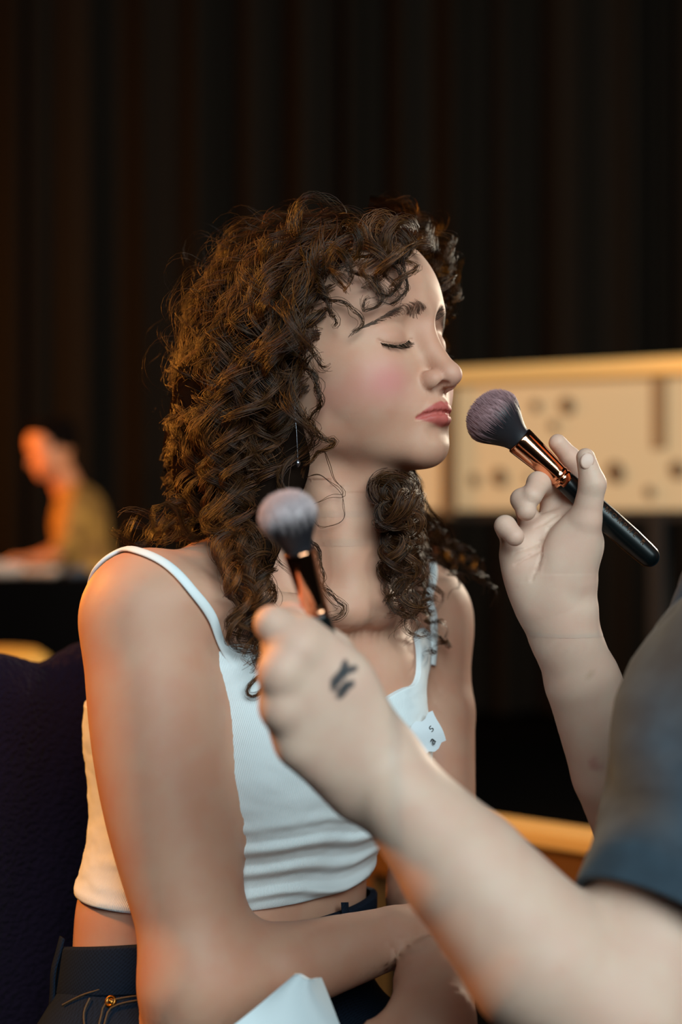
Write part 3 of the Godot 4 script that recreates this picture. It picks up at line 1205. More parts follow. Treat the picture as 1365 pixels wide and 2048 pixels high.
# brows and lashes lie on the face
func build_brows(st: Strands, body: Field, only: float) -> void:
	var rng := RandomNumberGenerator.new()
	rng.seed = 3
	var ids := body.all_ids()
	var hp := head_place()
	var keep := body.base
	body.base = hp
	var line := seen_line(body, [[845, 627], [828, 620], [808, 619], [786, 628], [760, 640], [728, 654]]).map(func(v): return Vector2(v.x, v.y))
	var wide := [.0040, .0044, .0040, .0032, .0022, .0010]
	for s in [only]:
		for i in 230:
			var u := pow(rng.randf(), 1.25) * 4.999
			var k := int(u)
			var m: Vector2 = line[k].lerp(line[k + 1], u - k)
			var along: Vector2 = (line[k + 1] - line[k]).normalized()
			var w: float = lerpf(wide[k], wide[k + 1], u - k)
			var side := rng.randf_range(-1, 1)
			m += along.orthogonal() * (w * -side)
			var d := (along + Vector2(0, 1) * (.75 * (1.0 - u / 5.0) - .35 * side)).normalized()
			var ln := rng.randf_range(.005, .008)
			var pts := PackedVector3Array()
			for j in 4:
				var q := m + d * (ln * j / 3.0)
				pts.append(hp * (face_point(body, ids, q.x * s, q.y) + V(0, 0, .0003 + .0005 * sin(PI * j / 3.0))))
			var col := Color(.090, .056, .040) * rng.randf_range(.6, 1.5)
			st.hair(pts, .00013, .00006, col, col)
	body.base = keep

func build_lashes(st: Strands, body: Field, only: float) -> void:
	var rng := RandomNumberGenerator.new()
	rng.seed = 5
	var ids := body.all_ids()
	var hp := head_place()
	var keep := body.base
	body.base = hp
	for s in [only]:
		for i in 150:
			var u := rng.randf_range(.2, 5.2)
			var k := int(u)
			var m: Vector3 = eye_line[k].lerp(eye_line[k + 1], u - k)
			var p := face_point(body, ids, m.x * s, m.y + .0006) - V(0, 0, .0002)
			var out := V(s * (.10 + .42 * (u / 6.0 - .35)), -.62, .78).normalized()
			var ln := rng.randf_range(.0070, .0105) * (.75 + .35 * sin(PI * u / 6.0))
			var pts := PackedVector3Array()
			for j in 5:
				var f := j / 4.0
				pts.append(hp * (p + out * (ln * f) + V(0, -.0012 * f * (1.0 - f) * 4.0 + .0010 * f * f, 0)))
			st.hair(pts, .00017, .00005, Color(.012, .008, .006), Color(.012, .008, .006))
	body.base = keep

# the dense inner hair that the curls lie on
func hair_core() -> Field:
	var f := Field.new()
	f.base = head_place()
	f.ball(V(0, .036, -.018), V(.0800, .0900, .0930), .01)
	f.base = Transform3D()
	f.chain([P(500, 640, 1.35), P(470, 800, 1.34), P(450, 950, 1.33), P(440, 1030, 1.32)], [.050, .052, .044, .026], .03)
	f.chain([P(470, 700, 1.42), P(430, 900, 1.42), P(425, 1010, 1.40)], [.050, .046, .026], .03)
	f.chain([P(580, 760, 1.31), P(560, 900, 1.305), P(535, 1040, 1.28), P(520, 1140, 1.265)], [.030, .030, .020, .010], .03)
	f.chain([P(740, 850, 1.44), P(800, 1000, 1.43), P(835, 1130, 1.44)], [.030, .022, .010], .03)
	return f

# ---------------------------------------------------------------- brushes
# p: mouth of the ferrule, dir: from the handle to the bristles, wide: broad direction of the flattened head
func brush(called: String, label: String, p: Vector3, dir: Vector3, ferrule: float, r_mouth: float, r_neck: float, squash: float, wide: Vector3, head_len: float, head_r: float, handle_len: float, handle_r: float, lettering: String, tone: Color, copper: StandardMaterial3D, black: StandardMaterial3D, hairs: StandardMaterial3D) -> void:
	var d := dir.normalized()
	var s := (wide - d * wide.dot(d)).normalized()
	var o := d.cross(s)
	var root := thing(called, label, "makeup brush", p - d * (ferrule + handle_len))
	# ferrule with rolled mouth and crimped rings
	var so := Soup.new()
	so.lathe(p, -d, [Vector2(r_mouth * .86, .002), Vector2(r_mouth * .90, -.0004), Vector2(r_mouth * .985, -.0006), Vector2(r_mouth, .0006), Vector2(r_mouth * .995, .003), Vector2(lerpf(r_mouth, r_neck, .55), ferrule * .50), Vector2(lerpf(r_mouth, r_neck, .95), ferrule * .78), Vector2(r_neck * 1.0, ferrule * .80), Vector2(r_neck * 1.05, ferrule * .82), Vector2(r_neck * 1.05, ferrule * .845), Vector2(r_neck * .97, ferrule * .86), Vector2(r_neck * .97, ferrule * .875), Vector2(r_neck * 1.04, ferrule * .89), Vector2(r_neck * 1.04, ferrule * .925), Vector2(r_neck * .96, ferrule * .94), Vector2(r_neck * .96, ferrule), Vector2(r_neck * .5, ferrule)], 48, squash, s)
	part("ferrule", so.mesh(), copper, root)
	# lacquered handle
	so = Soup.new()
	var q := p - d * ferrule
	var n := r_neck * .93
	var prof := [Vector2(n * .4, -.004), Vector2(n, -.004), Vector2(n, .0), Vector2(lerpf(n, handle_r, .7), handle_len * .22), Vector2(handle_r, handle_len * .45), Vector2(handle_r, handle_len * .7), Vector2(handle_r * .93, handle_len * .86)]
	for i in 9:
		var w := PI * .5 * i / 8.0
		prof.append(Vector2(handle_r * .90 * cos(w), handle_len - handle_r * .9 + handle_r * .9 * sin(w)))
	so.lathe(q, -d, prof, 40, lerpf(squash, 1.0, .6), s)
	part("handle", so.mesh(), black, root)
	if lettering:
		var txt := TextMesh.new()
		var font := SystemFont.new()
		font.font_names = PackedStringArray(["Droid Sans"])
		txt.font = font
		txt.text = lettering
		txt.font_size = 64
		txt.pixel_size = .0060 / 64.0
		txt.depth = .0002
		var mi := part("lettering", txt, copper, root)
		# runs down the handle, on the side that faces the camera
		var x := -d
		var z := (Vector3(.25, .45, 1) - x * x.dot(Vector3(.25, .45, 1))).normalized()
		mi.transform = Transform3D(Basis(x, z.cross(x), z), q - d * (handle_len * .58) + z * (handle_r * .985) - root.position)
	# bristles: dark, dyed pale at the tips
	var core := Soup.new()
	var rng := RandomNumberGenerator.new()
	rng.seed = 21
	var shape := []
	for i in 15:
		var f := i / 14.0
		var r := lerpf(r_mouth * .88, head_r * .93, smoothstep(0.0, .62, f))
		if f > .55: r *= sqrt(maxf(0.0, 1.0 - pow((f - .55) / .45, 2.2)))
		shape.append(Vector2(r, f * head_len * .965))
	core.lathe(p - d * .001, d, shape, 32, squash, s)
	for v in core.v: core.c.append(Color(.010, .008, .012).lerp(tone * .8, smoothstep(.50, .74, (v - p).dot(d) / head_len)))
	core.tinted = true
	part("bristle_core", core.mesh(), hairs, root)
	var st := Strands.new()
	for i in 2600:
		var rr := sqrt(rng.randf())
		var az := rng.randf() * TAU
		var end := rr
		# the dome: outer bristles end sooner
		var top := sqrt(maxf(0.0, 1.0 - pow(rr, 2.3))) * .45 + .55
		var ln := head_len * (top + rng.randfn(0, .012))
		var pts := PackedVector3Array()
		var c := s * cos(az) + o * (sin(az) * squash)
		for j in 7:
			var f := j / 6.0
			var h := f * ln
			var r := lerpf(r_mouth * .88, head_r, smoothstep(0.0, .62, h / head_len)) * end
			pts.append(p + d * h + c * r)
		var split := rng.randf_range(.46, .78)
		var off := st.c.size()
		st.hair(pts, .00017, .00010, Color.BLACK, Color.BLACK)
		for j in range(off, st.c.size()):
			var f := float(j - off) / (st.c.size() - off)
			st.c[j] = Color(.012, .009, .014).lerp(tone * rng.randf_range(.85, 1.1), smoothstep(split, split + .16, f))
	var b := part("bristles", st.mesh(), hairs, root)
	b.set_meta("kind", "stuff")

func build_props() -> void:
	var copper := plain(Color(.95, .66, .50), .12, 1.0)
	var black := plain(Color(.020, .040, .046), .30, 0.0, .38)
	var hairs := plain(Color.WHITE, .55)
	hairs.vertex_color_use_as_albedo = true
	var a := P(1040, 881, 1.277)
	var b := P(1322, 1134, 1.277)
	brush("makeup_brush", "fluffy powder brush with mauve tips held up to the closed lips", a, a - b, .0515, .0138, .0098, .88, Vector3(0, 0, 1), .0480, .0282, .098, .0106, "M O R P H E   R", Color(.46, .26, .275), copper, black, hairs)
	var c := P(598, 1105, 1.018)
	var e := P(640, 1246, 1.024)
	brush("makeup_brush", "pale-tipped makeup brush held upright in the fist with inked marks", c, c - e + Vector3(0, 0, .004), .046, .0105, .0082, .90, Vector3(1, 0, 0), .0415, .0200, .080, .0085, "", Color(.70, .58, .60), copper, black, hairs)

# a sheet of paper folded in the lap
func build_paper() -> void:
	var white := plain(Color(.80, .84, .86), .8)
	var s := Soup.new()
	var tip := [P(590, 1951, 1.120), P(638, 1960, 1.135)]
	var rows := 10
	var cols := 12
	var pts := PackedVector3Array()
	var low_l := P(420, 2085, 1.10)
	var low_r := P(700, 2110, 1.125)
	for r in rows:
		for k in cols:
			var u := float(k) / (cols - 1)
			var v := float(r) / (rows - 1)
			var p: Vector3 = low_l.lerp(low_r, u).lerp(tip[0].lerp(tip[1], u), v)
			p += Vector3(0, 0, .010 * sin(PI * u) * (1.0 - v) + .004 * sin(u * 7.0 + v * 4.0))
			pts.append(p)
	s.sheet(pts, rows, cols)
	var back := PackedVector3Array()
	for p in pts: back.append(p + Vector3(.002, -.0005, -.0035))
	s.sheet(back, rows, cols, false, PackedVector2Array(), true)
	# the fold along the upper edge
	var fold := PackedVector3Array()
	for k in cols: fold.append(pts[(rows - 1) * cols + k])
	var rad := PackedFloat32Array()
	for k in cols: rad.append(.0005)
	s.tube(fold, rad, 6)
	var o := part("paper_sheet", s.mesh(), white)
	tag(o, "folded white paper sheet standing in the lap before the bare forearm", "paper")

func build_name_tag(body: Field, tf: Field) -> void:
	var ids := tf.all_ids()
	var white := plain(Color(.84, .86, .88), .7)
	var ink := plain(Color(.03, .03, .04), .6)
	var c := touch(tf, ids, 838, 1480, .006, 1.36)
	var n := (grad(tf, ids, c) + Vector3(0, .15, .5)).normalized()
	var x := Vector3(.80, .35, 0)
	x = (x - n * n.dot(x)).normalized()
	var y := n.cross(x)
	var root := thing("name_tag", "white paper name sticker with black handwriting on the crop top", "sticker", c)
	var s := Soup.new()
	for side in [1.0, -1.0]:
		var pts := PackedVector3Array()
		for r in 8:
			for k in 10:
				var u := (k / 9.0 - .5) * .052
				var v := (r / 7.0 - .5) * .028
				v += .002 * sin(k * 1.7) * absf(r / 7.0 - .5) * 2.0
				pts.append(c + x * u + y * v + n * (.0035 * cos(u * 55.0) + .0012 * sin(v * 200.0 + u * 90.0) + side * .0003))
		s.sheet(pts, 8, 10, false, PackedVector2Array(), side < 0)
	part("sticker_sheet", s.mesh(), white, root)
	for q in [["a", .0095, -.006, .5], ["s", .0135, .004, .3]]:
		var txt := TextMesh.new()
		var font := SystemFont.new()
		font.font_names = PackedStringArray(["Droid Sans"])
		txt.font = font
		txt.text = q[0]
		txt.font_size = 48
		txt.pixel_size = .0095 / 48.0
		txt.depth = .0003
		var mi := part("handwriting", txt, ink, root)
		mi.transform = Transform3D(Basis(x, y, n) * Basis(Vector3.BACK, q[3]), x * q[1] + y * q[2] + n * (.0035 * cos(q[1] * 55.0) + .0016))

# ---------------------------------------------------------------- the hall
func slab(called: String, lo: Vector3, hi: Vector3, m: Material, parent: Node3D = null, bevel := 0.0) -> MeshInstance3D:
	var s := Soup.new()
	s.brick(Transform3D(Basis(), (lo + hi) * .5), hi - lo, bevel)
	var o := part(called, s.mesh(), m, parent)
	if parent == null: o.set_meta("kind", "structure")
	return o

func build_hall() -> void:
	var dark := plain(Color(.055, .05, .046), .9, 0.0, 0.0)
	var carpet := plain(Color(.030, .028, .028), .95, 0.0, 0.0)
	slab("floor", Vector3(-5.2, -.2, -8.9), Vector3(5.2, 0, 2.4), carpet)
	slab("ceiling", Vector3(-5.2, 4.4, -8.9), Vector3(5.2, 4.6, 2.4), dark)
	slab("wall_left", Vector3(-5.2, 0, -8.9), Vector3(-5.0, 4.4, 2.4), dark)
	slab("wall_right", Vector3(5.0, 0, -8.9), Vector3(5.2, 4.4, 2.4), dark)
	slab("wall_back", Vector3(-5.0, 0, -8.9), Vector3(5.0, 4.4, -8.7), dark)
	# the wall behind the camera with its window
	var s := Soup.new()
	for q in [[-5.0, 0, WIN[0], 4.4], [WIN[2], 0, 5.0, 4.4], [WIN[0], 0, WIN[2], WIN[1]], [WIN[0], WIN[3], WIN[2], 4.4]]:
		s.brick(Transform3D(Basis(), Vector3((q[0] + q[2]) * .5, (q[1] + q[3]) * .5, 2.3)), Vector3(q[2] - q[0], q[3] - q[1], .2))
	var w := part("wall_front", s.mesh(), dark)
	w.set_meta("kind", "structure")
	var win := Node3D.new()
	win.name = "window_1"
	win.position = Vector3((WIN[0] + WIN[2]) * .5, WIN[1], 2.25)
	add_child(win)
	win.set_meta("kind", "structure")
	var frame := plain(Color(.25, .22, .2), .5)
	var x0: float = WIN[0]
	var x1: float = WIN[2]
	var y0: float = WIN[1]
	var y1: float = WIN[3]
	var glass := plain(Color(1, 1, 1, .08), .02)
	glass.transparency = BaseMaterial3D.TRANSPARENCY_ALPHA
	for i in 4:
		var x := lerpf(x0, x1, i / 3.0)
		slab("window_frame", Vector3(x - .03, y0, 2.21), Vector3(x + .03, y1, 2.29), frame, win)
		if i == 3: break
		var xe := lerpf(x0, x1, (i + 1) / 3.0)
		for y in [y0 + .03, (y0 + y1) * .5, y1 - .03]: slab("window_frame", Vector3(x + .03, y - .03, 2.21), Vector3(xe - .03, y + .03, 2.29), frame, win)
		slab("pane", Vector3(x + .03, y0 + .06, 2.245), Vector3(xe - .03, (y0 + y1) * .5 - .03, 2.25), glass, win)
		slab("pane", Vector3(x + .03, (y0 + y1) * .5 + .03, 2.245), Vector3(xe - .03, y1 - .06, 2.25), glass, win)
	# stage curtains: heavy black cloth in deep folds
	var cloth := plain(Color(.098, .088, .078), .95, 0.0, 0.0)
	var rng := RandomNumberGenerator.new()
	rng.seed = 9
	for i in 6:
		var left := -4.9 + i * 1.64
		var pts := PackedVector3Array()
		var cols := 110
		for r in 2:
			for k in cols:
				var u := float(k) / (cols - 1)
				var x := left + u * 1.60
				var z := -8.25 + .075 * sin(x * 21.0 + 2.2 * sin(x * 1.7)) + .05 * sin(x * 8.3 + i) + .02 * sin(x * 47.0) + (.03 if i % 2 else 0.0)
				pts.append(Vector3(x, .03 if r == 0 else 4.38, z))
		s = Soup.new()
		s.sheet(pts, 2, cols)
		var bk := PackedVector3Array()
		for p in pts: bk.append(p - Vector3(0, 0, .012))
		s.sheet(bk, 2, cols, false, PackedVector2Array(), true)
		var o := part("stage_curtain", s.mesh(), cloth)
		tag(o, "black stage curtain panel hanging in deep vertical folds behind everyone", "curtain", "black stage curtains across the hall")

# a gilded parapet with cream panels, lit by a lamp above it
func build_parapet() -> void:
	var cream := plain(Color(.90, .82, .66), .6)
	var gold := plain(Color(.95, .83, .56), .35, .15)
	var brown := plain(Color(.46, .36, .25), .6)
	var a := P(905, 0, 4.98)
	var b := P(1365, 0, 4.60)
	var dir := Vector3(b.x - a.x, 0, b.z - a.z).normalized()
	var out := dir.cross(Vector3.UP).normalized()
	if out.z < 0: out = -out
	var y1 := EYE.y - (1021 - 1024.0) / F * 4.60
	var y2 := EYE.y - (750 - 1024.0) / F * 4.60
	var o := Vector3(a.x, 0, a.z)
	var root := thing("parapet", "cream panelled parapet with gilded handrail and dark ornaments, glowing in lamplight", "railing", o)
	var bs := Basis(dir, Vector3.UP, out)
	var s := Soup.new()
	var make := [["panel", -.20, -.03, y1, y2, -.03, 0.0, cream], ["post", -.03, .012, y1 - .02, y2, -.05, .02, brown], ["panel", .012, .70, y1, y2, -.03, 0.0, cream], ["post", .655, .70, y1 + .18, y2, -.04, .006, plain(Color(.62, .50, .36), .6)], ["panel", .70, 1.5, y1, y2, -.03, 0.0, cream], ["handrail", -.35, 1.6, y2, y2 + .052, -.06, .035, gold], ["bottom_rail", -.35, 1.6, y1 - .03, y1, -.05, .0, plain(Color(.12, .09, .06), .8)]]
	for q in make:
		s = Soup.new()
		s.brick(Transform3D(bs, o + dir * ((q[1] + q[2]) * .5) + Vector3(0, (q[3] + q[4]) * .5, 0) + out * ((q[5] + q[6]) * .5)), Vector3(q[2] - q[1], q[4] - q[3], q[6] - q[5]), .004)
		part(q[0], s.mesh(), q[7], root)
	for t in [-.30, .67, 1.5]:
		s = Soup.new()
		s.brick(Transform3D(bs, o + dir * t + Vector3(0, y1 * .5, 0) - out * .02), Vector3(.05, y1, .05), .004)
		part("leg", s.mesh(), plain(Color(.05, .04, .035), .7), root)
	# raised ornaments on the panels
	for q in [[1072, 812, .020], [1135, 812, .030], [1108, 852, .018], [1000, 955, .032], [950, 960, .022], [1232, 945, .036], [1356, 940, .030], [1180, 960, .016], [1060, 955, .014], [1300, 985, .020]]:
		# the ray through the pixel meets the plane of the panels
		var ray := P(q[0], q[1], 1.0) - EYE
		var hit: Vector3 = EYE + ray * ((o - EYE).dot(out) / ray.dot(out))
		s = Soup.new()
		s.lathe(hit - out * .002, out, [Vector2(q[2], 0), Vector2(q[2] * .95, .006), Vector2(q[2] * .6, .010), Vector2(q[2] * .45, .006), Vector2(q[2] * .25, .013), Vector2(.0005, .015)], 20, .8)
		part("ornament", s.mesh(), brown, root)

func build_furniture() -> void:
	# low wooden rail beside the artist
	var wood := plain(Color(.42, .26, .10), .45)
	var pale := plain(Color(.85, .66, .36), .35)
	var a := P(1040, 1668, 2.348)
	var b := P(1185, 1690, 2.270)
	var dir := Vector3(b.x - a.x, 0, b.z - a.z).normalized()
	var out := dir.cross(Vector3.UP).normalized()
	if out.z < 0: out = -out
	var bs := Basis(dir, Vector3.UP, out)
	var root := thing("wooden_bench", "low wooden bench with pale gold top edge standing behind the artist", "bench", Vector3(a.x, 0, a.z))
	for q in [["seat", .60, .022, .085, pale], ["apron", .545, .085, .060, wood]]:
		var s := Soup.new()
		s.brick(Transform3D(bs, Vector3(a.x, q[1], a.z) + dir * .30 - out * .02), Vector3(1.3, q[2], q[3]), .003)
		part(q[0], s.mesh(), q[4], root)
	for t in [-.30, .90]:
		var s := Soup.new()
		s.brick(Transform3D(bs, Vector3(a.x, .2525, a.z) + dir * t - out * .02), Vector3(.05, .505, .05), .003)
		part("leg", s.mesh(), wood, root)
	# the sitter's chair, covered in dark purple fleece
	var fleece := plain(Color(.115, .085, .135), 1.0, 0.0, 0.0)
	fleece.rim_enabled = true
	fleece.rim = .25
	fleece.rim_tint = .6
	fleece.heightmap_enabled = true
	fleece.heightmap_texture = noise_image(256, .06, 4, 31, Color.BLACK, Color.WHITE)
	fleece.heightmap_scale = .5
	fleece.uv1_triplanar = true
	fleece.uv1_scale = Vector3(9, 9, 9)
	var metal := plain(Color(.05, .05, .05), .4, .6)
	var seat := T(0, .455, .04)
	root = thing("upholstered_chair", "chair covered in dark purple fleece that the person sits on", "chair", Vector3(seat.x, 0, seat.z))
	var f := Field.new()
	f.flat_bone(T(-.235, .50, -.215), T(-.235, .895, -.265), .045, .050, TORSO_FWD, .7, .01)
	f.flat_bone(T(-.12, .50, -.215), T(-.12, .900, -.265), .05, .050, TORSO_FWD, .7, .06)
	f.flat_bone(T(.0, .50, -.215), T(.0, .905, -.268), .05, .050, TORSO_FWD, .7, .06)
	f.flat_bone(T(.12, .50, -.215), T(.12, .900, -.265), .05, .050, TORSO_FWD, .7, .06)
	f.flat_bone(T(.235, .50, -.215), T(.235, .895, -.265), .045, .050, TORSO_FWD, .7, .01)
	part("chair_back", finish([f.net(.010, Vector3(-.62, .40, -1.95), Vector3(.12, 1.0, -1.15))]), fleece, root)
	f = Field.new()
	for k in 5: f.flat_bone(T(-.20 + .10 * k, .455, -.16), T(-.20 + .10 * k, .455, .24), .05, .05, Vector3.UP, .65, .05)
	part("seat", finish([f.net(.012, Vector3(-.6, .36, -1.85), Vector3(.45, .52, -.85))]), fleece, root)
	for q in [[-.21, -.20], [.21, -.20], [-.20, .22], [.20, .22]]:
		var s := Soup.new()
		s.tube(PackedVector3Array([T(q[0], .44, q[1]), T(q[0] * 1.05, .002, q[1] * 1.05)]), PackedFloat32Array([.014, .012]), 10)
		part("leg", s.mesh(), metal, root)
	# yellow seat pad further back
	s_pad()
	# the artist's stool
	root = thing("round_stool", "round padded black stool under the artist", "stool", Vector3(.46, 0, -1.27))
	var s := Soup.new()
	s.lathe(Vector3(.46, .46, -1.27), Vector3.UP, [Vector2(.001, -.05), Vector2(.17, -.05), Vector2(.18, -.03), Vector2(.18, .0), Vector2(.165, .012), Vector2(.001, .014)], 32)
	part("seat", s.mesh(), plain(Color(.04, .04, .045), .5), root)
	for k in 4:
		s = Soup.new()
		var w := PI * .25 + PI * .5 * k
		s.tube(PackedVector3Array([Vector3(.46 + .12 * cos(w), .42, -1.27 + .12 * sin(w)), Vector3(.46 + .19 * cos(w), .002, -1.27 + .19 * sin(w))]), PackedFloat32Array([.012, .012]), 8)
		part("leg", s.mesh(), metal, root)
	# the table at the back with papers on it
	var black := plain(Color(.035, .034, .036), .8, 0.0, .1)
	root = thing("cloth_covered_table", "table under a black cloth with papers scattered on it", "table", Vector3(-1.55, 0, -6.0))
	var cl := Soup.new()
	cl.brick(Transform3D(Basis(), Vector3(-1.55, .825, -6.0)), Vector3(1.6, .03, .40), .004)
	part("table_top", cl.mesh(), black, root)
	var pts := PackedVector3Array()
	for r in 2:
		for k in 120:
			var w := TAU * k / 120.0
			var rx := clampf(cos(w) * 1.3, -.81, .81)
			var rz := clampf(sin(w) * .45, -.21, .21)
			var wave := 1.0 + (.02 * sin(k * .9) if r == 0 else 0.0)
			pts.append(Vector3(-1.55 + rx * wave, .01 if r == 0 else .835, -6.0 + rz * wave))
	cl = Soup.new()
	cl.sheet(pts, 2, 120, true)
	part("tablecloth", cl.mesh(), black, root)
	var paper := plain(Color(.80, .74, .70), .8)
	for q in [[-5, 1118, .20, .3, "pale crumpled paper pile on the far table's edge"], [88, 1130, .125, -.2, "small warm-toned paper stack on the far table near the elbow"], [152, 1133, .09, .4, "bluish-grey pouch lying on the far table's cloth"]]:
		s = Soup.new()
		var c := P(q[0], q[1], 6.0)
		var hgt := .05 if q[2] > .15 else .03
		s.brick(Transform3D(Basis(Vector3.UP, q[3]), Vector3(c.x, .84 + hgt * .5, c.z)), Vector3(q[2], hgt, .10), .01)
		var o := part("paper_stack" if q[2] > .12 else "cloth_pouch", s.mesh(), paper if q[2] > .12 else plain(Color(.30, .33, .38), .8))
		tag(o, q[4], "papers" if q[2] > .12 else "pouch")

func s_pad() -> void:
	var yellow := plain(Color(.80, .58, .22), .7)
	var c := P(-30, 1316, 3.6)
	var root := thing("padded_stool", "stool with a mustard yellow seat pad behind the purple chair", "stool", Vector3(c.x, 0, c.z))
	var s := Soup.new()
	s.lathe(Vector3(c.x, c.y, c.z), Vector3.UP, [Vector2(.001, -.045), Vector2(.13, -.045), Vector2(.145, -.03), Vector2(.145, .0), Vector2(.12, .018), Vector2(.001, .024)], 32)
	part("seat", s.mesh(), yellow, root)
	for k in 4:
		s = Soup.new()
		var w := PI * .25 + PI * .5 * k
		s.tube(PackedVector3Array([Vector3(c.x + .09 * cos(w), c.y - .04, c.z + .09 * sin(w)), Vector3(c.x + .15 * cos(w), .002, c.z + .15 * sin(w))]), PackedFloat32Array([.011, .011]), 8)
		part("leg", s.mesh(), plain(Color(.05, .05, .05), .4), root)

# a floor lamp: its bulb lights the hall
func lamp(label: String, at: Vector3, col: Color, energy: float, radius: float) -> void:
	var root := thing("floor_lamp", label, "lamp", Vector3(at.x, 0, at.z))
	var metal := plain(Color(.06, .055, .05), .4, .7)
	var s := Soup.new()
	s.lathe(Vector3(at.x, 0, at.z), Vector3.UP, [Vector2(.001, .002), Vector2(.14, .002), Vector2(.14, .018), Vector2(.03, .03), Vector2(.014, .05)], 28)
	part("base", s.mesh(), metal, root)
	s = Soup.new()
	s.tube(PackedVector3Array([Vector3(at.x, .04, at.z), Vector3(at.x, at.y - radius - .02, at.z)]), PackedFloat32Array([.012, .012]), 10)
	part("pole", s.mesh(), metal, root)
	var bulb := SphereMesh.new()
	bulb.radius = radius
	bulb.height = radius * 2.0
	var glow := plain(Color(1, .8, .6), .5)
	glow.emission_enabled = true
	glow.emission = col
	glow.emission_energy_multiplier = 3.0
	var o := part("globe_bulb", bulb, glow, root)
	o.position = Vector3(0, at.y, 0)
	var l := OmniLight3D.new()
	l.name = "bulb_light"
	l.light_color = col
	l.light_energy = energy
	l.omni_range = 14.0
	l.omni_attenuation = 2.0
	l.light_size = radius * .9
	l.shadow_enabled = true
	l.position = Vector3(0, at.y, 0)
	root.add_child(l)

# ---------------------------------------------------------------- the person at the far table
func build_far_person() -> void:
	var root := thing("person", "person in a tan jacket sitting at the far cloth-covered table", "person", Vector3(-1.13, 0, -6.5))
	var skin := plain(Color(.80, .52, .36), .55)
	var c := P(105, 900, 6.4)
	var f := Field.new()
	var turn := Transform3D(Basis(Vector3.UP, deg_to_rad(-62.0)) * Basis(Vector3.RIGHT, deg_to_rad(14.0)), c)
	f.base = turn
	add_head(f, false)
	for s in [-1.0, 1.0]: f.ball(V(.072 * s, -.012, -.004), V(.008, .028, .018), .006)
	f.base = Transform3D()
	f.bone(c + Vector3(.02, -.06, 0), P(140, 985, 6.45), .055, .062, .03)
	# arms inside the sleeves, hands on the table
	f.chain([P(140, 1000, 6.45), P(140, 1090, 6.26), P(70, 1122, 6.03)], [.04, .034, .026], .02)
	f.chain([P(140, 1000, 6.45), P(165, 1090, 6.52), P(110, 1118, 6.31)], [.04, .034, .026], .02)
	for q in [[62, 1120, 6.02], [100, 1118, 6.30]]:
		var h := P(q[0], q[1], q[2])
		f.flat_bone(h + Vector3(.10, .02, 0), h, .030, .036, Vector3.UP, .55, .02)
		for k in 4: f.chain([h + Vector3(-.01, .004, -.03 + .02 * k), h + Vector3(-.06, .006, -.034 + .022 * k), h + Vector3(-.09, -.008, -.034 + .022 * k)], [.011, .0095, .008], .006)
		f.chain([h + Vector3(.04, 0, .035), h + Vector3(-.01, .004, .06), h + Vector3(-.045, .002, .062)], [.014, .011, .009], .008)
	part("body", finish([f.net(.007, Vector3(-1.75, .72, -6.75), Vector3(-.95, 1.55, -5.85))]), skin, root)
	f = Field.new()
	f.base = turn
	f.ball(V(0, .048, -.020), V(.080, .082, .094), .01)
	f.ball(V(0, .094, .026), V(.056, .028, .050), .03)
	for i in 40:
		var w := i * 2.4
		f.ball(V(.07 * cos(w), .06 + .05 * sin(i * 1.3), -.02 + .08 * sin(w)), V(.018, .016, .018), .012)
	part("hair", finish([f.net(.010, c - Vector3(.2, .2, .2), c + Vector3(.2, .25, .2))]), plain(Color(.06, .042, .035), .95, 0.0, .1), root)
	f = Field.new()
	var ch := P(160, 1060, 6.45)
	f.ball(ch + Vector3(0, .02, 0), V(.115, .17, .19), .03)
	f.ball(ch + Vector3(.03, -.22, 0), V(.13, .22, .18), .06)
	for s in [[-1.0, 6.28], [1.0, 6.62]]:
		var sh := P(150, 1010, s[1])
		var el := P(150 + 20 * s[0], 1105, s[1] - .04)
		f.chain([sh, el], [.062, .052], .04)
		f.chain([el, P(72 if s[0] < 0 else 112, 1118, 6.05 if s[0] < 0 else 6.32) + Vector3(.07, .01, 0)], [.050, .038], .03)
	f.bone(ch + Vector3(-.03, .14, -.05), ch + Vector3(-.03, .14, .05), .05, .05, .03)
	var jacket := plain(Color(1, 1, 1), .85)
	jacket.albedo_texture = noise_image(128, .035, 3, 5, Color(.40, .26, .10), Color(.78, .58, .26))
	jacket.uv1_triplanar = true
	jacket.uv1_scale = Vector3(2.2, 2.2, 2.2)
	part("jacket", finish([f.net(.014, Vector3(-1.7, .4, -6.95), Vector3(-.7, 1.4, -5.9))]), jacket, root)
	f = Field.new()
	for s in [-1.0, 1.0]:
		var hip := Vector3(-1.08, .55, -6.47 + .11 * s)
		f.chain([hip, hip + Vector3(-.42, .02, 0), hip + Vector3(-.44, -.44, 0)], [.10, .075, .05], .05)
		f.bone(hip + Vector3(-.44, -.50, 0), hip + Vector3(-.60, -.515, 0), .045, .03, .03)
	part("trousers", finish([f.net(.018, Vector3(-1.85, -.02, -6.85), Vector3(-.85, .8, -6.1))]), plain(Color(.06, .06, .07), .8), root)
	var st := thing("plain_stool", "dark stool under the person in the tan jacket", "stool", Vector3(-1.08, 0, -6.47))
	var so := Soup.new()
	so.lathe(Vector3(-1.08, .44, -6.47), Vector3.UP, [Vector2(.001, -.05), Vector2(.17, -.05), Vector2(.18, 0), Vector2(.001, .005)], 24)
	part("seat", so.mesh(), plain(Color(.05, .04, .035), .6), st)
	for k in 4:
		so = Soup.new()
		var w := PI * .25 + PI * .5 * k
		so.tube(PackedVector3Array([Vector3(-1.08 + .12 * cos(w), .4, -6.47 + .12 * sin(w)), Vector3(-1.08 + .16 * cos(w), .002, -6.47 + .16 * sin(w))]), PackedFloat32Array([.014, .014]), 8)
		part("leg", so.mesh(), plain(Color(.05, .04, .035), .6), st)

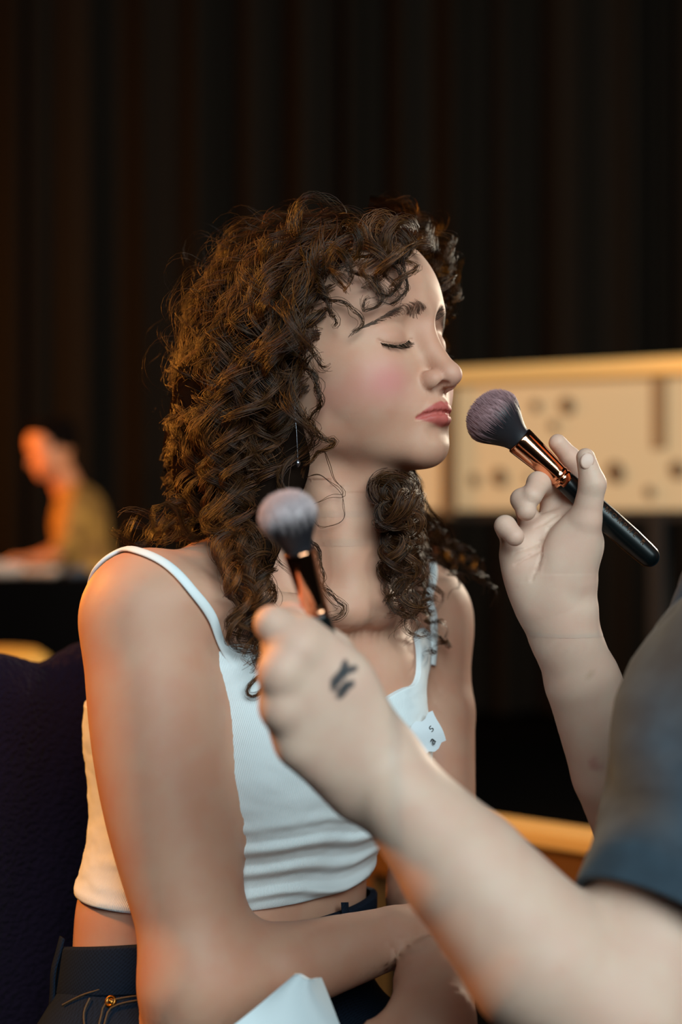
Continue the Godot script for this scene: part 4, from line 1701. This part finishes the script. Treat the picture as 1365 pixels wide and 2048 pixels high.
# ---------------------------------------------------------------- putting the two people together
func skin_material() -> StandardMaterial3D:
	var m := plain(Color.WHITE, .56, 0.0, .40)
	m.vertex_color_use_as_albedo = true
	m.subsurf_scatter_enabled = true
	m.subsurf_scatter_strength = .12
	m.heightmap_enabled = true
	m.heightmap_texture = noise_image(256, .11, 3, 12, Color.BLACK, Color.WHITE)
	m.heightmap_scale = .004
	m.uv1_triplanar = true
	m.uv1_scale = Vector3(14, 14, 14)
	return m

class ArtistSkin extends Paint:
	var strokes := []
	var spots := []
	var fn := FastNoiseLite.new()
	func _init() -> void:
		colored = true
		fn.seed = 8
		fn.frequency = 34.0
	func color(p: Vector3, _n: Vector3) -> Color:
		var c := Color(.58, .39, .30).lerp(Color(.56, .31, .235), clampf(.5 + fn.get_noise_3dv(p), 0.0, 1.0) * .55)
		for s in strokes:
			var q := Geometry3D.get_closest_point_to_segment(p, s[0], s[1])
			c = c.lerp(Color(.012, .016, .022), smoothstep(s[2] * 1.25, s[2] * .65, p.distance_to(q)) * .95)
		for s in spots:
			c = c.lerp(s[2], smoothstep(s[1], s[1] * .4, p.distance_to(s[0])) * .55)
		return c

func knit() -> StandardMaterial3D:
	var m := plain(Color(.85, .87, .88), .85)
	# the relief of the ribs; the jersey itself is one even white
	var im := Image.create_empty(32, 32, false, Image.FORMAT_RGB8)
	for y in 32:
		for x in 32:
			var h := .5 + .42 * cos(TAU * x / 16.0) + .08 * cos(TAU * (y / 8.0 + (x / 16) * .5))
			im.set_pixel(x, y, Color(h, h, h))
	m.heightmap_enabled = true
	m.heightmap_texture = ImageTexture.create_from_image(im)
	m.heightmap_scale = .028
	m.rim_enabled = true
	m.rim = .2
	return m

func denim(col: Color) -> StandardMaterial3D:
	var m := plain(Color.WHITE, .9, 0.0, .2)
	var rng := RandomNumberGenerator.new()
	rng.seed = 2
	var im := Image.create_empty(128, 128, false, Image.FORMAT_RGB8)
	for y in 128:
		for x in 128:
			var h := .62 + .30 * sin(TAU * (x + y) / 8.0) + rng.randf_range(-.18, .18)
			im.set_pixel(x, y, (col * (.45 + h * .8)).clamp())
	m.albedo_texture = ImageTexture.create_from_image(im)
	m.uv1_triplanar = true
	m.uv1_scale = Vector3(22, 22, 22)
	return m

func build_sitter() -> void:
	var root := thing("person", "seated person with curly brown hair and closed eyes in a white ribbed crop top", "person", Vector3(-.05, 0, -1.30))
	var f := Field.new()
	add_sitter(f)
	var hp := head_place()
	var jobs := nets(f, .012, Vector3(-.36, -.01, -1.75), Vector3(.5, 1.36, -.72), [[box(Vector3(-.030, 1.075, -1.39), Vector3(.150, 1.305, -1.195)), .0013, .0036], [box(Vector3(-.09, 1.05, -1.47), Vector3(.16, 1.33, -1.18)), .0036, .005], [box(Vector3(-.30, .64, -1.65), Vector3(.2, 1.12, -1.10)), .005, .012]])
	var st := Strands.new()
	var hair_job := Thread.new()
	hair_job.start(build_hair.bind(st))
	var ajobs := begin_artist()
	part("body", finish(gather(jobs), FaceSkin.new(hp)), skin_material(), root)
	hair_job.wait_to_finish()
	var hm := plain(Color.WHITE, .46, 0.0, .32)
	hm.vertex_color_use_as_albedo = true
	build_loose_curls(st, f)
	var hair := part("hair", st.mesh(), hm, root, "dark brown curly hair")
	part("inner_hair", finish([hair_core().net(.006, Vector3(-.3, .9, -1.6), Vector3(.25, 1.45, -1.1))]), plain(Color(.085, .055, .04), 1.0, 0.0, 0.0), hair)
	for side in [-1.0, 1.0]:
		st = Strands.new()
		build_brows(st, f, side)
		part("eyebrow", st.mesh(), hm, root)
		st = Strands.new()
		build_lashes(st, f, side)
		part("eyelashes", st.mesh(), hm, root).set_meta("kind", "stuff")
	# crop top
	var tf := Field.new()
	add_torso(tf)
	var k := knit()
	var top := part("crop_top", top_mesh(tf), k, root, "white ribbed crop top")
	part("strap", strap_mesh(f, [[482, 1360], [462, 1318], [430, 1245], [385, 1180], [330, 1125], [278, 1101], [246, 1104, 1.250], [216, 1118, 1.252], [194, 1144, 1.258], [182, 1182, 1.275], [182, 1235, 1.31], [192, 1300, 1.36]]), k, top)
	part("strap", strap_mesh(f, [[868, 1330], [870, 1280], [868, 1230], [862, 1180], [850, 1150, 1.50], [830, 1150, 1.54]]), k, top)
	# jeans
	var jf := jeans_field()
	var dm := denim(Color(.085, .118, .170))
	var jeans := part("jeans", finish([jf.net(.0075, Vector3(-.40, .06, -1.65), Vector3(.55, .78, -.72), -.006)]), dm, root, "dark blue denim jeans")
	var wf := Field.new()
	add_torso(wf)
	part("waistband", waistband_mesh(wf, .684, .722, .0095), dm, jeans)
	var ids := wf.all_ids()
	for a in [-2.75, -1.9, -.7, .3]:
		var s := Soup.new()
		var line := PackedVector3Array()
		var wd := PackedVector3Array()
		for i in 8:
			var y := lerpf(.676, .730, i / 7.0) + .028 * cos(a) + .014 * pow(sin(a), 2.0)
			line.append(trunk_point(wf, ids, y, a, .0135 - .004 * absf(i / 3.5 - 1.0)))
			wd.append(TORSO_LEFT * cos(a) - TORSO_FWD * sin(a))
		s.tube(line, PackedFloat32Array([.0058, .0058, .0058, .0058, .0058, .0058, .0058, .0058]), 10, .3, wd)
		part("belt_loop", s.mesh(), dm, jeans)
	var rv := Soup.new()
	var rp := touch(jf, jf.all_ids(), 222, 2003, .0065, 1.33)
	rv.lathe(rp, grad(jf, jf.all_ids(), rp), [Vector2(.0048, -.001), Vector2(.0048, .0012), Vector2(.0036, .0020), Vector2(.0030, .0010), Vector2(.0018, .0010), Vector2(.0012, .0022), Vector2(.0002, .0024)], 20)
	part("rivet", rv.mesh(), plain(Color(.62, .42, .18), .35, 1.0), jeans)
	# pocket edge and seams as raised stitching
	var thread := plain(Color(.30, .22, .13), .8)
	for q in [[[125, 2010], [160, 1992], [190, 1982], [215, 1976], [300, 1968]], [[170, 2060], [168, 2025], [180, 1996]], [[196, 2060], [203, 2030], [212, 2006], [250, 1995], [310, 1988]], [[206, 2062], [212, 2036], [222, 2016], [255, 2004], [310, 1997]]]:
		var pts := []
		for xy in q: pts.append(touch(jf, jf.all_ids(), xy[0], xy[1], .0072, 1.35))
		var line := smooth(pts, .006)
		var rad := PackedFloat32Array()
		for i in line.size(): rad.append(.0007)
		var s := Soup.new()
		s.tube(line, rad, 6)
		part("stitching", s.mesh(), thread, jeans)
	# shoes
	for l in [-.105, .115]:
		var sf := Field.new()
		sf.bone(T(l, .062, .44), T(l, .045, .62), .047, .036, .02)
		sf.bone(T(l, .07, .44), T(l, .11, .46), .046, .050, .02)
		sf.cut(T(l, .004, .5), Vector3.DOWN, .003)
		part("shoe", finish([sf.net(.008, T(l, 0, .5) - Vector3(.2, .0, .2), T(l, 0, .5) + Vector3(.2, .2, .2))]), plain(Color(.08, .08, .085), .6), root)
	# ear drop
	var er := Soup.new()
	var ep := touch(f, f.all_ids(), 596, 926, .020, 1.28)
	er.lathe(ep, Vector3.UP, [Vector2(.0003, -.0035), Vector2(.0018, -.0015), Vector2(.0022, .0), Vector2(.0018, .0012), Vector2(.0004, .0030)], 7)
	var silver := plain(Color(.62, .62, .66), .3, 1.0)
	var ear := part("ear_drop", er.mesh(), silver, root, "tiny silver ear drop on a fine chain")
	er = Soup.new()
	er.tube(PackedVector3Array([ep + Vector3(0, .004, 0), ep + Vector3(-.001, .025, 0), ep + Vector3(-.003, .050, -.004)]), PackedFloat32Array([.00022, .00022, .00022]), 6)
	part("chain", er.mesh(), silver, ear)
	build_name_tag(f, tf)
	finish_artist(ajobs)

# the artist's skin starts in threads while the sitter is built
var artist := Field.new()
func begin_artist() -> Array:
	var f := artist
	add_artist(f)
	# head and neck, turned towards the sitter
	f.base = artist_head()
	add_head(f, false)
	for s in [-1.0, 1.0]: f.ball(V(.073 * s, -.012, -.004), V(.008, .028, .018), .006)
	f.base = Transform3D()
	f.bone(Vector3(.505, 1.22, -1.27), Vector3(.47, 1.02, -1.265), .050, .060, .03)
	f.bone(Vector3(.47, 1.02, -1.265), Vector3(.47, .60, -1.265), .08, .09, .08)
	for l in [-1.0, 1.0]:
		f.chain([Vector3(.46, .56, -1.27 + .09 * l), Vector3(.33, .56, -1.27 + .33 * l), Vector3(.33, .10, -1.27 + .35 * l)], [.085, .065, .042], .05)
		f.bone(Vector3(.33, .05, -1.27 + .35 * l), Vector3(.20, .04, -1.27 + .38 * l), .036, .028, .03)
	return nets(f, .014, Vector3(-.12, -.01, -1.6), Vector3(.72, 1.42, -.88), [[box(P(955, 1265, 1.335), P(1255, 850, 1.215)), .0016, .0055], [box(P(500, 1640, 1.07), P(810, 1190, .95)), .0022, .0055], [box(Vector3(.0, .66, -1.42), Vector3(.33, 1.05, -.90)), .0055, .014]])

func artist_head() -> Transform3D:
	return Transform3D(Basis(Vector3.UP, deg_to_rad(-88.0)) * Basis(Vector3.RIGHT, deg_to_rad(8.0)), Vector3(.50, 1.275, -1.27))

func finish_artist(jobs: Array) -> void:
	var root := thing("person", "makeup artist in a faded dark blue T-shirt reaching in with two brushes", "person", Vector3(.45, 0, -1.26))
	var f := artist
	var sk := ArtistSkin.new()
	var ids := f.all_ids()
	for q in [[692, 1326, 684, 1345, .0024], [710, 1336, 690, 1345, .0022], [688, 1346, 672, 1362, .0034], [672, 1364, 668, 1374, .0026], [704, 1366, 690, 1374, .0026], [692, 1374, 680, 1390, .0030]]:
		sk.strokes.append([touch(f, ids, q[0], q[1], 0.0, 1.0), touch(f, ids, q[2], q[3], 0.0, 1.0), q[4]])
	for q in [[1190, 1530, .007, Color(.42, .16, .14)], [1183, 1352, .0035, Color(.40, .26, .16)], [1228, 1340, .0016, Color(.30, .18, .12)]]:
		sk.spots.append([touch(f, ids, q[0], q[1], 0.0, 1.3), q[2], q[3]])
	part("body", finish(gather(jobs), sk), skin_material(), root)
	# thumbnail
	var nail := Soup.new()
	var np := touch(f, ids, 1176, 921, .0002, 1.26)
	var nn := (grad(f, ids, np) + Vector3(.12, .05, 0)).normalized()
	nail.lathe(np - nn * .0008, nn, [Vector2(.0056, -.0008), Vector2(.0054, .0002), Vector2(.0046, .0005), Vector2(.0026, .0008), Vector2(.0001, .0009)], 20, 1.25, Vector3(.9, -.3, 0))
	part("thumbnail", nail.mesh(), plain(Color(.75, .60, .53), .4), root)
	# hair
	var hf := Field.new()
	hf.base = artist_head()
	hf.ball(V(0, .046, -.022), V(.083, .088, .094), .01)
	part("hair", finish([hf.net(.008, Vector3(.35, 1.15, -1.45), Vector3(.70, 1.45, -1.10))]), plain(Color(.10, .07, .05), .6), root)
	# T-shirt: body with the sleeves sewn on
	var tf := Field.new()
	tf.ball(Vector3(.475, .86, -1.265), V(.115, .22, .165), .03)
	tf.ball(Vector3(.475, .62, -1.265), V(.125, .16, .165), .06)
	tf.bone(ARTIST_NEAR, Vector3(.46, 1.03, -1.22), .066, .060, .05)
	tf.bone(ARTIST_FAR, Vector3(.47, 1.03, -1.31), .062, .060, .05)
	var tshirt := plain(Color(1, 1, 1), .9)
	tshirt.albedo_texture = noise_image(256, .02, 4, 6, Color(.08, .125, .165), Color(.21, .285, .34))
	tshirt.uv1_triplanar = true
	tshirt.uv1_scale = Vector3(4, 4, 4)
	tshirt.rim_enabled = true
	tshirt.rim = .2
	var shirt := part("t_shirt", finish([tf.net(.010, Vector3(.10, .42, -1.65), Vector3(.70, 1.14, -.90))]), tshirt, root, "faded dark blue T-shirt")
	var far_elbow := P(1318, 1760, 1.36)
	part("sleeve", sleeve([ARTIST_NEAR + Vector3(.07, .03, -.03), ARTIST_NEAR + Vector3(.02, .015, 0), P(1440, 1500, 1.06), P(1404, 1690, 1.03), P(1330, 1862, 1.0)], [.050, .072, .0735, .0690, .0620]), tshirt, shirt)
	part("sleeve", sleeve([ARTIST_FAR + Vector3(.07, .03, .03), ARTIST_FAR + Vector3(.02, .01, 0), ARTIST_FAR.lerp(far_elbow, .3), ARTIST_FAR.lerp(far_elbow, .6)], [.046, .066, .066, .062]), tshirt, shirt)
	var jf := Field.new()
	for l in [-1.0, 1.0]:
		jf.chain([Vector3(.46, .56, -1.27 + .09 * l), Vector3(.33, .56, -1.27 + .33 * l), Vector3(.33, .10, -1.27 + .35 * l)], [.095, .075, .055], .05)
		jf.bone(Vector3(.33, .05, -1.27 + .35 * l), Vector3(.20, .045, -1.27 + .38 * l), .046, .04, .03)
	part("trousers", finish([jf.net(.012, Vector3(.05, -.01, -1.80), Vector3(.62, .72, -.75))]), plain(Color(.07, .07, .08), .85), root)

# a loose sleeve: a tube with soft folds, its hem turned inside
func sleeve(pts: Array, radii: Array) -> ArrayMesh:
	var line := smooth(pts, .008)
	var fn := FastNoiseLite.new()
	fn.seed = 3
	fn.frequency = 8.0
	var cols := 48
	var g := PackedVector3Array()
	var last := Vector3.ZERO
	var cnt := line.size()
	for i in cnt + 5:
		var k := mini(i, cnt - 1)
		var tan := (line[mini(k + 1, cnt - 1)] - line[maxi(k - 1, 0)]).normalized()
		var s := tan.cross(Vector3.UP) if last == Vector3.ZERO else last
		s = (s - tan * s.dot(tan)).normalized()
		last = s
		var o := tan.cross(s)
		var u := float(k) / (cnt - 1) * (radii.size() - 1)
		var q := mini(int(u), radii.size() - 2)
		var r: float = lerpf(radii[q], radii[q + 1], u - q)
		var c := line[k]
		if i >= cnt:
			var w := i - cnt
			r += [.0012, .0005, -.0025, -.0045, -.0050][w]
			c += tan * [.0010, .0025, .0025, .0, -.030][w]
		elif cnt - i < 5: r += .0012
		for j in cols:
			var a := TAU * j / cols
			var d := s * cos(a) + o * sin(a)
			var p := c + d * r
			g.append(p + d * (.007 * fn.get_noise_3dv(p) + .003 * sin(a * 5.0 + k * .25)) * clampf((cnt - i) / 10.0, .25, 1.0))
	var so := Soup.new()
	so.sheet(g, cnt + 5, cols, true)
	return so.mesh()

func build_all() -> void:
	build_hall()
	build_parapet()
	build_furniture()
	lamp("floor lamp with a warm glowing globe beside the purple chair", Vector3(-1.55, 1.95, -1.62), Color(1.0, .66, .28), 4.8, .11)
	lamp("floor lamp with a warm glowing globe beside the far table", Vector3(-2.9, 1.75, -5.9), Color(1.0, .62, .22), 8.0, .11)
	lamp("floor lamp with a warm glowing globe in front of the parapet", Vector3(2.0, 1.95, -4.15), Color(1.0, .94, .84), 7.0, .11)
	build_sitter()
	build_props()
	build_paper()
	build_far_person()
